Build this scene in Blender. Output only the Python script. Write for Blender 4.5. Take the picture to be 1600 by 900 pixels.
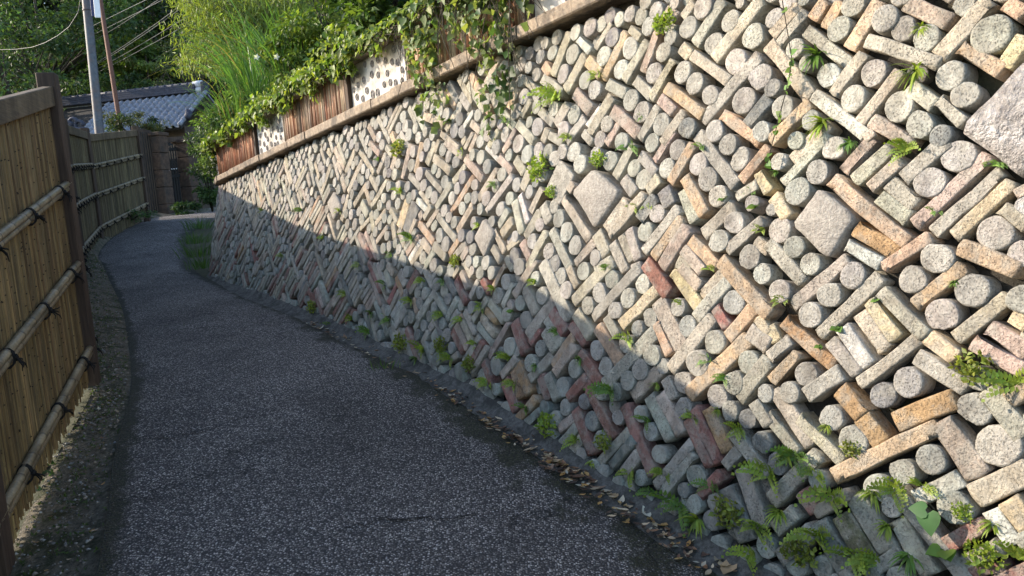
import bpy, math, random
import numpy as np
from mathutils import Vector, Matrix

# ------------------------------------------------------------------ camera, sky, sun, exposure
sc = bpy.context.scene
for o in list(bpy.data.objects):
    bpy.data.objects.remove(o)
col = sc.collection
rnd = random.Random(7)
rs = np.random.RandomState(11)
RAD = math.radians

CAM_H, FPX = 1.62, 1155.0
PITCH, ROLL = RAD(-7), RAD(4)
fwd = np.array([0, math.cos(PITCH), math.sin(PITCH)])
r0 = np.array([1.0, 0, 0])
u0 = np.cross(r0, fwd)
cup = u0 * math.cos(ROLL) + r0 * math.sin(ROLL)
crt = r0 * math.cos(ROLL) - u0 * math.sin(ROLL)
CAMP = np.array([0, 0, CAM_H])
cd = bpy.data.cameras.new('camera')
cd.sensor_width = 36.0
cd.lens = FPX / 1600 * 36.0
cd.clip_start, cd.clip_end = 0.05, 600
cam = bpy.data.objects.new('camera', cd)
M = Matrix(((crt[0], cup[0], -fwd[0], 0), (crt[1], cup[1], -fwd[1], 0), (crt[2], cup[2], -fwd[2], CAM_H), (0, 0, 0, 1)))
cam.matrix_world = M
col.objects.link(cam)
sc.camera = cam

SUN_EL = RAD(25)
SUN_AZ = math.atan2(-0.985, 0.17)          # from +Y towards +X: the sun stands left and a little ahead
w = bpy.data.worlds.new('World')
sc.world = w
w.use_nodes = True
wn = w.node_tree
sky = wn.nodes.new('ShaderNodeTexSky')
sky.sky_type = 'NISHITA'
sky.sun_disc = False
sky.sun_elevation = SUN_EL
sky.sun_rotation = SUN_AZ
wn.links.new(sky.outputs[0], wn.nodes['Background'].inputs[0])
wn.nodes['Background'].inputs[1].default_value = 0.15
sd = bpy.data.lights.new('sun', 'SUN')
sd.energy = 2.55
sd.angle = RAD(0.53)
sd.color = (1.0, 0.87, 0.71)
so = bpy.data.objects.new('sun', sd)
dirv = Vector((math.sin(SUN_AZ) * math.cos(SUN_EL), math.cos(SUN_AZ) * math.cos(SUN_EL), math.sin(SUN_EL)))
so.rotation_euler = dirv.to_track_quat('Z', 'Y').to_euler()
so.location = dirv * 40
col.objects.link(so)
sc.view_settings.view_transform = 'Standard'
sc.view_settings.look = 'None'
sc.view_settings.gamma = 1
sc.view_settings.exposure = 1.66
sc.view_settings.use_curve_mapping = False


# ------------------------------------------------------------------ helpers
def at(x, y, d):
    """a point of the place: along the sight line of the survey photograph, at distance d"""
    return CAMP + d * (fwd + (x - 800) / FPX * crt - (y - 450) / FPX * cup)


ORG = {}


def link(o, parent, origin):
    col.objects.link(o)
    if parent is not None:
        o.parent = parent
        o.location = Vector(origin) - ORG[parent.name]
    else:
        o.location = Vector(origin)
    ORG[o.name] = Vector(origin)
    return o


def thing(name, label, cat, loc, group=None):
    o = bpy.data.objects.new(name, None)
    o.empty_display_size = 0.1
    link(o, None, loc)
    tag(o, label, cat, group)
    return o


def tag(o, label=None, cat=None, group=None, kind=None):
    if label: o['label'] = label
    if cat: o['category'] = cat
    if group: o['group'] = group
    if kind: o['kind'] = kind
    return o


def mesh_np(name, V, Fc, cols=None, smooth=False):
    """V (n,3); Fc list of faces or an (m,k) array; cols (n,3) point colours"""
    me = bpy.data.meshes.new(name)
    V = np.asarray(V, dtype=np.float32)
    if isinstance(Fc, np.ndarray):
        m, k = Fc.shape
        me.vertices.add(len(V))
        me.vertices.foreach_set('co', V.ravel())
        me.loops.add(m * k)
        me.loops.foreach_set('vertex_index', Fc.astype(np.int32).ravel())
        me.polygons.add(m)
        me.polygons.foreach_set('loop_start', np.arange(0, m * k, k, dtype=np.int32))
        me.polygons.foreach_set('loop_total', np.full(m, k, dtype=np.int32))
        me.update(calc_edges=True)
    else:
        me.from_pydata(V.tolist(), [], Fc)
        me.update()
    if cols is not None:
        a = me.color_attributes.new('Col', 'FLOAT_COLOR', 'POINT')
        c4 = np.ones((len(V), 4), dtype=np.float32)
        c4[:, :3] = cols
        a.data.foreach_set('color', c4.ravel())
    if smooth is True:
        me.polygons.foreach_set('use_smooth', np.ones(len(me.polygons), dtype=bool))
    elif smooth is not False:
        me.polygons.foreach_set('use_smooth', np.array(smooth, dtype=bool))
    return me


def obj(name, V, Fc, mat, parent=None, cols=None, smooth=False, origin=None):
    V = np.asarray(V, dtype=float)
    if origin is None:
        mn, mx = V.min(0), V.max(0)
        origin = ((mn[0] + mx[0]) / 2, (mn[1] + mx[1]) / 2, mn[2])
    me = mesh_np(name, V - np.array(origin), Fc, cols, smooth)
    me.materials.append(mat)
    return link(bpy.data.objects.new(name, me), parent, origin)


def inst(name, src, parent, origin, rot=None, scale=None):
    o = bpy.data.objects.new(name, src.data)
    link(o, parent, origin)
    if rot is not None: o.rotation_euler = rot
    if scale is not None: o.scale = scale
    return o


class Geo:
    """collects shapes into one mesh"""
    def __init__(s):
        s.v, s.f, s.c = [], [], []

    def add(s, V, Fc, c=None):
        b = len(s.v)
        s.v.extend([tuple(p) for p in V])
        s.f.extend([tuple(i + b for i in f) for f in Fc])
        if c is not None:
            s.c.extend([tuple(c)] * len(V) if np.ndim(c) == 1 else [tuple(q) for q in c])
        return s

    def box(s, c, e1, e2, e3, a, b, h, cc=None, bev=0.0):
        """centre, unit axes, half sizes"""
        c, e1, e2, e3 = map(np.asarray, (c, e1, e2, e3))
        if bev <= 0:
            V = [c + e1 * a * i + e2 * b * j + e3 * h * k for k in (-1, 1) for i, j in ((-1, -1), (1, -1), (1, 1), (-1, 1))]
            return s.add(V, [(3, 2, 1, 0), (4, 5, 6, 7), (0, 1, 5, 4), (1, 2, 6, 5), (2, 3, 7, 6), (3, 0, 4, 7)], cc)
        V, n = [], 8
        out = lambda q: [(-a + bev, -b + q), (a - bev, -b + q), (a - q, -b + bev), (a - q, b - bev), (a - bev, b - q), (-a + bev, b - q), (-a + q, b - bev), (-a + q, -b + bev)]
        for k, q in ((-h, bev), (-h + bev, 0), (h - bev, 0), (h, bev)):
            if q:
                V += [c + e1 * (x * (a - bev * .6) / a) + e2 * (y * (b - bev * .6) / b) + e3 * k for x, y in out(0)]
            else:
                V += [c + e1 * x + e2 * y + e3 * k for x, y in out(0)]
        F = [tuple(range(n))[::-1], tuple(range(3 * n, 4 * n))]
        for r in range(3):
            F += [(r * n + i, r * n + (i + 1) % n, (r + 1) * n + (i + 1) % n, (r + 1) * n + i) for i in range(n)]
        return s.add(V, F, cc)

    def tube(s, pts, rad, n=8, cc=None, cap=True):
        pts = [np.asarray(p, float) for p in pts]
        rad = [rad] * len(pts) if np.isscalar(rad) else rad
        V, F = [], []
        ref = None
        for i, p in enumerate(pts):
            t = pts[min(i + 1, len(pts) - 1)] - pts[max(i - 1, 0)]
            t = t / (np.linalg.norm(t) + 1e-9)
            if ref is None:
                ref = np.array([0, 0, 1.0]) if abs(t[2]) < .9 else np.array([1.0, 0, 0])
            a = np.cross(t, ref); a /= np.linalg.norm(a) + 1e-9
            b = np.cross(a, t); ref = b
            V += [p + rad[i] * (a * math.cos(q) + b * math.sin(q)) for q in np.arange(n) * 2 * math.pi / n]
        m = len(pts)
        for i in range(m - 1):
            F += [(i * n + k, i * n + (k + 1) % n, (i + 1) * n + (k + 1) % n, (i + 1) * n + k)[::-1] for k in range(n)]
        if cap:
            F += [tuple(range(n)), tuple(range((m - 1) * n, m * n))[::-1]]
        return s.add(V, F, cc)

    def build(s, name, mat, parent=None, smooth=False, origin=None):
        return obj(name, s.v, s.f, mat, parent, np.array(s.c) if s.c else None, smooth, origin)


X3, Y3, Z3 = np.eye(3)


# ------------------------------------------------------------------ materials
def new_mat(name, rough=0.85, spec=0.3):
    m = bpy.data.materials.new(name)
    m.use_nodes = True
    nt = m.node_tree
    b = nt.nodes['Principled BSDF']
    b.inputs['Roughness'].default_value = rough
    b.inputs['Specular IOR Level'].default_value = spec
    return m, nt, b


def node(nt, kind, **kw):
    n = nt.nodes.new(kind)
    for k, v in kw.items():
        if k.startswith('i_'):
            n.inputs[k[2:].replace('_', ' ')].default_value = v
        else:
            setattr(n, k, v)
    return n


def ramp(nt, src, stops):
    r = nt.nodes.new('ShaderNodeValToRGB')
    e = r.color_ramp.elements
    while len(e) < len(stops): e.new(0.5)
    for el, (p, c) in zip(e, stops):
        el.position = p
        el.color = (c[0], c[1], c[2], 1) if np.ndim(c) else (c, c, c, 1)
    nt.links.new(src, r.inputs[0])
    return r.outputs[0]


def mix(nt, fac, a, b, mode='MIX'):
    m = nt.nodes.new('ShaderNodeMix')
    m.data_type = 'RGBA'
    m.blend_type = mode
    for sock, v in ((m.inputs[0], fac), (m.inputs[6], a), (m.inputs[7], b)):
        if hasattr(v, 'node'): nt.links.new(v, sock)
        elif np.ndim(v): sock.default_value = (v[0], v[1], v[2], 1)
        else: sock.default_value = v
    return m.outputs[2]


def pos(nt, scale=(1, 1, 1)):
    g = nt.nodes.new('ShaderNodeNewGeometry')
    if scale == (1, 1, 1): return g.outputs['Position']
    mp = nt.nodes.new('ShaderNodeMapping')
    mp.inputs['Scale'].default_value = scale
    nt.links.new(g.outputs['Position'], mp.inputs[0])
    return mp.outputs[0]


def noise(nt, vec, scale, detail=4, rough=0.6, out=0):
    n = node(nt, 'ShaderNodeTexNoise')
    n.inputs['Scale'].default_value = scale
    n.inputs['Detail'].default_value = detail
    n.inputs['Roughness'].default_value = rough
    nt.links.new(vec, n.inputs['Vector'])
    return n.outputs[out]


def voro(nt, vec, scale, feature='F1', out='Distance', rnd_=1.0):
    n = node(nt, 'ShaderNodeTexVoronoi', feature=feature)
    n.inputs['Scale'].default_value = scale
    n.inputs['Randomness'].default_value = rnd_
    nt.links.new(vec, n.inputs['Vector'])
    return n.outputs[out]


def bump(nt, b, h, strength, dist):
    n = nt.nodes.new('ShaderNodeBump')
    n.inputs['Strength'].default_value = strength
    n.inputs['Distance'].default_value = dist
    nt.links.new(h, n.inputs['Height'])
    nt.links.new(n.outputs[0], b.inputs['Normal'])


def attr(nt, name='Col'):
    a = node(nt, 'ShaderNodeAttribute', attribute_name=name)
    return a.outputs['Color']


def math_(nt, op, a, b=None):
    n = node(nt, 'ShaderNodeMath', operation=op)
    for i, v in enumerate((a, b)):
        if v is None: continue
        if hasattr(v, 'node'): nt.links.new(v, n.inputs[i])
        else: n.inputs[i].default_value = v
    return n.outputs[0]


def mat_clay():
    m, nt, b = new_mat('clay', 0.9, 0.2)
    p = pos(nt)
    c = attr(nt)
    big = ramp(nt, noise(nt, p, 22, 3), [(.3, .70), (.62, 1.08)])
    c1 = mix(nt, 1.0, c, big, 'MULTIPLY')
    soot = ramp(nt, noise(nt, p, 9, 5, .7), [(.50, 0), (.68, 1)])
    c2 = mix(nt, math_(nt, 'MULTIPLY', soot, .55), c1, (.15, .12, .09))
    lich = ramp(nt, noise(nt, p, 13, 4, .65, 0), [(.46, 0), (.60, 1)])
    c2 = mix(nt, math_(nt, 'MULTIPLY', lich, .55), c2, (.36, .335, .28))
    pits = ramp(nt, noise(nt, p, 125, 3, .7), [(.54, 0), (.68, 1)])
    oi = nt.nodes.new('ShaderNodeObjectInfo')
    pm = math_(nt, 'MULTIPLY', ramp(nt, noise(nt, p, 7, 2, .5), [(.35, .15), (.65, .85)]), ramp(nt, oi.outputs['Random'], [(0, .25), (1, 1.15)]))
    c3 = mix(nt, math_(nt, 'MULTIPLY', pits, pm), c2, (.07, .064, .056))
    chips = ramp(nt, noise(nt, p, 60, 2, .5), [(.68, 0), (.78, 1)])
    c4 = mix(nt, math_(nt, 'MULTIPLY', chips, .35), c3, (.58, .55, .48))
    nt.links.new(c4, b.inputs['Base Color'])
    h = math_(nt, 'SUBTRACT', noise(nt, p, 60, 5, .7), math_(nt, 'MULTIPLY', pits, .35))
    st = ramp(nt, noise(nt, pos(nt, (9, 9, 1.3)), 1.0, 4, .6), [(.42, 1.08), (.64, .78)])
    c4 = mix(nt, 1.0, c4, st, 'MULTIPLY')
    nt.links.new(c4, b.inputs['Base Color'])
    h = math_(nt, 'ADD', h, math_(nt, 'MULTIPLY', noise(nt, p, 21, 3, .55), .5))
    bump(nt, b, h, .9, .012)
    return m


def mat_speckle(name, c1, c2, scale, rough=.9, bmp=.5, dist=.01, stain=None, stain_amt=.6, stain_scale=3):
    m, nt, b = new_mat(name, rough)
    p = pos(nt)
    c = mix(nt, ramp(nt, noise(nt, p, scale, 5, .7), [(.35, 0), (.68, 1)]), c1, c2)
    if stain is not None:
        s = ramp(nt, noise(nt, p, stain_scale, 5, .65), [(.45, 0), (.62, 1)])
        c = mix(nt, math_(nt, 'MULTIPLY', s, stain_amt), c, stain)
    nt.links.new(c, b.inputs['Base Color'])
    bump(nt, b, noise(nt, p, scale * 1.5, 5, .7), bmp, dist)
    return m


def mat_wood(name, c1, c2, stretch=(30, 30, 1.5), rough=.8, attrname=None):
    m, nt, b = new_mat(name, rough)
    p = pos(nt, stretch)
    g = noise(nt, p, 2.0, 5, .65)
    c = mix(nt, ramp(nt, g, [(.3, 0), (.7, 1)]), c1, c2)
    if attrname:
        c = mix(nt, 1.0, c, attr(nt), 'MULTIPLY')
    c = mix(nt, 1.0, c, ramp(nt, noise(nt, pos(nt, (7, 7, 1.2)), 1.0, 4, .6), [(.36, .60), (.62, 1.15)]), 'MULTIPLY')
    sp = ramp(nt, noise(nt, pos(nt), 45, 3, .6), [(.62, 0), (.72, 1)])
    c = mix(nt, math_(nt, 'MULTIPLY', sp, .5), c, (.05, .04, .03))
    nt.links.new(c, b.inputs['Base Color'])
    bump(nt, b, g, .35, .006)
    return m


def mat_leaf(name='leaf', trans=.42, gloss=.35):
    m = bpy.data.materials.new(name)
    m.use_nodes = True
    nt = m.node_tree
    b = nt.nodes['Principled BSDF']
    out = nt.nodes['Material Output']
    c = mix(nt, 1.0, attr(nt), ramp(nt, noise(nt, pos(nt), 12, 2), [(.3, .75), (.7, 1.15)]), 'MULTIPLY')
    nt.links.new(c, b.inputs['Base Color'])
    b.inputs['Roughness'].default_value = .5
    b.inputs['Specular IOR Level'].default_value = gloss
    t = nt.nodes.new('ShaderNodeBsdfTranslucent')
    tc = mix(nt, 1.0, c, (1.25, 1.3, .55), 'MULTIPLY')
    nt.links.new(tc, t.inputs[0])
    ms = nt.nodes.new('ShaderNodeMixShader')
    ms.inputs[0].default_value = trans
    nt.links.new(b.outputs[0], ms.inputs[1])
    nt.links.new(t.outputs[0], ms.inputs[2])
    nt.links.new(ms.outputs[0], out.inputs[0])
    return m


def mat_asphalt():
    m, nt, b = new_mat('asphalt', .8, .35)
    p = pos(nt)
    cell = voro(nt, p, 104, 'F1', 'Color')
    sep = node(nt, 'ShaderNodeSeparateColor')
    nt.links.new(cell, sep.inputs[0])
    dist = voro(nt, p, 104, 'F1', 'Distance')
    stone = ramp(nt, sep.outputs[0], [(0, (.09, .080, .073)), (.4, (.19, .170, .155)), (.75, (.37, .333, .30)), (1, (.74, .67, .61))])
    gap = ramp(nt, dist, [(.30, 1), (.62, 0)])
    c = mix(nt, gap, (.042, .038, .037), stone)
    big = ramp(nt, noise(nt, p, 1.1, 4, .6), [(.3, .62), (.5, .95), (.7, 1.3)])
    c = mix(nt, 1.0, c, big, 'MULTIPLY')
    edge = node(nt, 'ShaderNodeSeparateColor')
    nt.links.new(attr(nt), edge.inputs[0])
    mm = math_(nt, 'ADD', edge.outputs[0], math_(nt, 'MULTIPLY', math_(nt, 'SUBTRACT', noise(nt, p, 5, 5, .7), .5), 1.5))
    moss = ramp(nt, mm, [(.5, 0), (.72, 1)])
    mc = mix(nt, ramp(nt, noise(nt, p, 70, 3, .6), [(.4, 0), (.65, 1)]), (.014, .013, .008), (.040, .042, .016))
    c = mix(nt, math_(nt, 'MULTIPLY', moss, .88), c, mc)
    # crack lines: thin dark threads where a broad warped band passes zero
    cr = math_(nt, 'ABSOLUTE', math_(nt, 'SUBTRACT', noise(nt, p, .55, 6, .55), .5))
    crk = math_(nt, 'MULTIPLY', ramp(nt, cr, [(.0, 1), (.005, 0)]), ramp(nt, noise(nt, p, .9, 2, .5), [(.48, 0), (.56, 1)]))
    c = mix(nt, math_(nt, 'MULTIPLY', crk, .75), c, (.006, .006, .006))
    nt.links.new(c, b.inputs['Base Color'])
    bump(nt, b, math_(nt, 'SUBTRACT', math_(nt, 'MULTIPLY', gap, 1.0), crk), 1.0, .007)
    return m


MAT = {}
MAT['clay'] = mat_clay()
MAT['backing'] = mat_speckle('joint_soil', (.028, .024, .019), (.062, .054, .044), 30, bmp=.8, dist=.02, stain=(.03, .035, .015))
MAT['boulder'] = mat_speckle('granite', (.38, .34, .31), (.78, .73, .69), 16, bmp=1.0, dist=.12, stain=(.17, .15, .14), stain_amt=.4, stain_scale=9)
MAT['rough'] = mat_speckle('rough_stone', (.30, .27, .23), (.52, .47, .40), 60, bmp=.9, dist=.018, stain=(.22, .19, .16), stain_amt=.4, stain_scale=10)
MAT['ledge'] = mat_speckle('ledge_stone', (.24, .18, .13), (.42, .34, .25), 35, bmp=.8, dist=.012, stain=(.10, .085, .07), stain_amt=.8, stain_scale=7)
MAT['coping'] = mat_speckle('coping_stone', (.24, .20, .15), (.38, .33, .26), 35, bmp=.8, dist=.012, stain=(.08, .08, .045), stain_amt=.8, stain_scale=6)
MAT['plaster'] = mat_speckle('plaster', (.50, .46, .41), (.68, .65, .60), 14, bmp=.7, dist=.012, stain=(.22, .18, .14), stain_amt=.75, stain_scale=7)
MAT['disc'] = mat_speckle('disc_clay', (.13, .12, .11), (.34, .31, .29), 70, bmp=.6, dist=.006)
MAT['rod'] = mat_wood('rod_clay', (.95, .95, .95), (.6, .6, .6), (40, 40, 6), .85, 'Col')
MAT['asphalt'] = mat_asphalt()
MAT['verge'] = mat_speckle('verge_soil', (.075, .062, .043), (.27, .23, .17), 40, bmp=1.0, dist=.03, stain=(.032, .040, .012), stain_amt=.9, stain_scale=4.5)
MAT['soil'] = mat_speckle('soil', (.03, .035, .015), (.075, .07, .035), 3, bmp=.6, dist=.05)
MAT['haunch'] = mat_speckle('gutter_mortar', (.055, .052, .045), (.15, .145, .13), 45, bmp=.9, dist=.01, stain=(.035, .034, .03), stain_amt=.9, stain_scale=9)
MAT['leaf'] = mat_leaf()
MAT['dry'] = mat_leaf('dry_leaf', .15, .2)
MAT['bark'] = mat_speckle('bark', (.035, .028, .02), (.09, .075, .055), 20, bmp=.9, dist=.03)
MAT['post'] = mat_wood('post_wood', (.042, .027, .019), (.095, .063, .044))
MAT['beam'] = mat_wood('beam_wood', (.085, .06, .036), (.17, .125, .075), (4, 4, 60))
MAT['cane'] = mat_wood('cane', (.50, .44, .31), (1.12, 1.02, .75), (60, 60, 3), .7, 'Col')
MAT['bamboo'] = mat_wood('bamboo_pole', (.55, .53, .50), (.95, .95, .95), (25, 25, 25), .42, 'Col')
MAT['rope'] = mat_speckle('rope', (.006, .006, .006), (.02, .018, .016), 200)
MAT['tile'] = mat_speckle('roof_tile', (.13, .14, .175), (.27, .285, .335), 8, rough=.4, bmp=.15, dist=.01)
MAT['ridge'] = mat_speckle('ridge_tile', (.025, .028, .045), (.05, .055, .078), 10, rough=.7, bmp=.2, dist=.01)
MAT['tilewhite'] = mat_speckle('ridge_end', (.45, .45, .47), (.70, .70, .72), 20, rough=.5, bmp=.1, dist=.01)
MAT['gatestone'] = mat_speckle('gate_stone', (.05, .032, .024), (.125, .08, .055), 14, bmp=.6, dist=.015, stain=(.04, .035, .03), stain_amt=.7, stain_scale=4)
MAT['black'] = mat_wood('black_wood', (.010, .010, .011), (.03, .028, .026))
MAT['steel'] = mat_speckle('weathered_steel', (.06, .068, .08), (.12, .13, .145), 12, rough=.55, bmp=.2, dist=.004, stain=(.14, .09, .07), stain_amt=.7, stain_scale=2.5)
MAT['rust'] = mat_speckle('rust', (.10, .045, .028), (.17, .08, .05), 25, rough=.75, bmp=.3, dist=.004)
MAT['white'] = mat_speckle('white_enamel', (.62, .63, .66), (.72, .73, .75), 10, rough=.4, bmp=.05)
MAT['blue'] = mat_speckle('blue_enamel', (.02, .022, .07), (.03, .035, .10), 10, rough=.4, bmp=.05)
MAT['wire'] = mat_speckle('wire', (.07, .073, .078), (.12, .125, .13), 10, rough=.5)
MAT['wall_render'] = mat_speckle('house_wall', (.05, .04, .03), (.09, .07, .055), 6, bmp=.3)
MAT['glass'] = mat_speckle('window_glass', (.05, .06, .07), (.09, .10, .12), 4, rough=.15)


# ------------------------------------------------------------------ wall coordinates (u along the wall towards the viewer, z up)
WL0 = np.array([.33, 4.45])
WT = np.array([.596, -.803]); WT /= np.linalg.norm(WT)
WN = np.array([WT[1], -WT[0]])
BU = [-9.5, -6.837, -3.45, -.874, .557, 1.443, 4.5, 8.0]
BO = [.26, .283, .318, .362, .427, .45, .5, .5]
BZ = [.88, .786, .617, .385, .148, -.013, -.40, -.85]
U_FAR, U_NEAR = -7.75, 5.0


def wprof(u):
    return np.interp(u, BU, BO), np.interp(u, BU, BZ), 2.565 + .0705 * u


def WP(u, z, out=0.0):
    b, zb, zt = wprof(u)
    o = b * (zt - z) / (zt - zb) + out
    # the far end rounds away from the road
    bend = max(0.0, -6.9 - u)
    q = WL0 + WT * u + WN * (o - .8 * bend * bend)
    return np.array([q[0], q[1], z])


def wframe(u, z):
    p = WP(u, z)
    e1 = WP(u + .01, z) - p; e1 /= np.linalg.norm(e1)
    e2 = WP(u, z + .01) - p; e2 -= e1 * (e1 @ e2); e2 /= np.linalg.norm(e2)
    return p, e1, e2, np.cross(e1, e2)


# ------------------------------------------------------------------ ground, road, verge
def wbase(u, out=0.04):
    b, zb, zt = wprof(u)
    p = WP(u, zb, out)
    return (p[0], p[1], zb)


STA = [  # left road edge, right road edge, foot of the fence
    ((.9, -4.0, -.62), wbase(7.5), (.0, -4.3, -.75)),
    ((-.75, 0, -.12), wbase(4.5), (-1.42, 0, -.28)),
    ((-1.35, 1.6, .08), wbase(2.7), (-1.92, 1.7, -.10)),
    ((-1.77, 2.85, .21), wbase(1.443), (-2.36, 3.1, .10)),
    ((-2.27, 4.0, .37), wbase(.4), (-2.66, 4.1, .33)),
    ((-2.72, 5.1, .50), wbase(-.874), (-2.95, 5.05, .53)),
    ((-3.47, 6.55, .62), wbase(-2.2), (-3.75, 6.4, .70)),
    ((-4.23, 7.95, .73), wbase(-3.45), (-4.55, 7.8, .86)),
    ((-5.45, 10.0, .93), wbase(-5.3), (-5.95, 10.3, 1.10)),
    ((-6.05, 11.0, 1.04), (-4.45, 10.45, .90), (-6.5, 11.4, 1.24)),
    ((-6.7, 12.03, 1.14), (-4.93, 11.52, 1.06), (-6.95, 12.5, 1.34)),
    ((-7.35, 13.7, 1.36), (-5.62, 13.05, 1.27), (-7.45, 13.8, 1.50)),
    ((-7.75, 15.4, 1.58), (-5.95, 14.6, 1.48), (-7.75, 15.7, 1.80)),
    ((-7.9, 17.3, 1.74), (-5.9, 15.7, 1.60), (-8.2, 17.8, 1.86)),
    ((-6.2, 18.3, 1.78), (-5.3, 16.6, 1.66), (-6.3, 19.4, 1.86)),
    ((-3.0, 18.9, 1.80), (-3.5, 17.2, 1.70), (-2.8, 19.9, 1.86)),
    ((2.0, 19.2, 1.82), (2.0, 17.4, 1.74), (2.0, 20.2, 1.86)),
]
# road edge is moved out to the haunch where the wall stands
L_ = np.array([s[0] for s in STA]); R_ = np.array([s[1] for s in STA]); F_ = np.array([s[2] for s in STA])


def smooth_poly(Pn, n):
    """Catmull-Rom through the stations"""
    out = []
    m = len(Pn)
    for i in np.linspace(0, m - 1.0001, n):
        k = int(i); t = i - k
        p0, p1, p2, p3 = Pn[max(k - 1, 0)], Pn[k], Pn[min(k + 1, m - 1)], Pn[min(k + 2, m - 1)]
        out.append(.5 * ((2 * p1) + (-p0 + p2) * t + (2 * p0 - 5 * p1 + 4 * p2 - p3) * t * t + (-p0 + 3 * p1 - 3 * p2 + p3) * t ** 3))
    return np.array(out)


NS = 260
Ls, Rs, Fs = smooth_poly(L_, NS), smooth_poly(R_, NS), smooth_poly(F_, NS)


def loft(A, B, na, zfun, edge=None):
    n = len(A); V = []; C = []
    for i in range(n):
        for j in range(na + 1):
            t = j / na
            p = A[i] * (1 - t) + B[i] * t
            V.append((p[0], p[1], p[2] + zfun(t, p)))
            e = edge(t) if edge else 0
            C.append((e, e, e))
    Fc = np.array([(i * (na + 1) + j, i * (na + 1) + j + 1, (i + 1) * (na + 1) + j + 1, (i + 1) * (na + 1) + j) for i in range(n - 1) for j in range(na)])
    return np.array(V), Fc, np.array(C)


def wob(p, s=1.0):
    return s * (math.sin(p[0] * 3.1 + p[1] * 1.7) + math.sin(p[0] * 7.3 - p[1] * 5.9) * .5 + math.sin(p[1] * 13.1 + p[0] * 9) * .3)


V, Fc, C = loft(Ls, Rs, 30, lambda t, p: .035 * (1 - (2 * t - 1) ** 2) + .004 + wob(p, .003),
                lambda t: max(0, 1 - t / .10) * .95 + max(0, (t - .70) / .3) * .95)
road = obj('road', V, Fc, MAT['asphalt'], None, C, True)
tag(road, kind='structure')
Lx = Ls.copy(); Lx += (Rs - Ls) * .03
V, Fc, C = loft(Lx, Fs, 14, lambda t, p: -.02 + (.03 * t) + wob(p * 2.2, .008) * min(1, t * 4))
verge = tag(obj('verge', V, Fc, MAT['verge'], None, None, True), kind='structure')
Ox = Fs + np.array([-7.0, 1.0, -.15])
V, Fc, C = loft(Fs, Ox, 10, lambda t, p: .008 + wob(p, .02) * min(1, t * 3))
tag(obj('yard_ground', V, Fc, MAT['soil'], None, None, True), kind='structure')


def hill(x, y):
    b = np.interp(y, [-60, -4, 0, 5, 12, 18, 30], [-6, -1.9, -1.2, -.35, .5, 1.2, 1.5])
    r = max(0, y - 29 - max(0, -x - 22) * .6) * .62
    return b + min(r, 30)


gx = np.concatenate([np.linspace(-220, -40, 12), np.linspace(-36, 40, 40), np.linspace(50, 220, 10)])
gy = np.concatenate([np.linspace(-160, -10, 10), np.linspace(-7, 80, 60), np.linspace(90, 260, 10)])
V = [(x, y, hill(x, y) + (wob((x * .13, y * .13), .4) if y > 30 else 0)) for y in gy for x in gx]
nx = len(gx)
Fc = np.array([(j * nx + i, j * nx + i + 1, (j + 1) * nx + i + 1, (j + 1) * nx + i) for j in range(len(gy) - 1) for i in range(nx - 1)])
tag(obj('ground', V, Fc, MAT['soil'], None, None, True), kind='structure')

# terrace behind the wall
V, us = [], np.linspace(U_FAR, U_NEAR, 40)
nt_ = 9
for u in us:
    zt = wprof(u)[2]
    for k in range(nt_):
        p = WP(u, zt, -.14 - k * k * .28)
        V.append((p[0], p[1], zt + .34 + .10 * min(k, 3)))
for u in us[:1]:
    pass
Fc = [(i * nt_ + k, (i + 1) * nt_ + k, (i + 1) * nt_ + k + 1, i * nt_ + k + 1) for i in range(len(us) - 1) for k in range(nt_ - 1)]
b0 = len(V)
for k in range(nt_):
    V.append((V[k][0], V[k][1], .3))
Fc += [(k, k + 1, b0 + k + 1, b0 + k) for k in range(nt_ - 1)]
tag(obj('terrace_ground', V, Fc, MAT['soil'], None, None, True), kind='structure')

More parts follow.
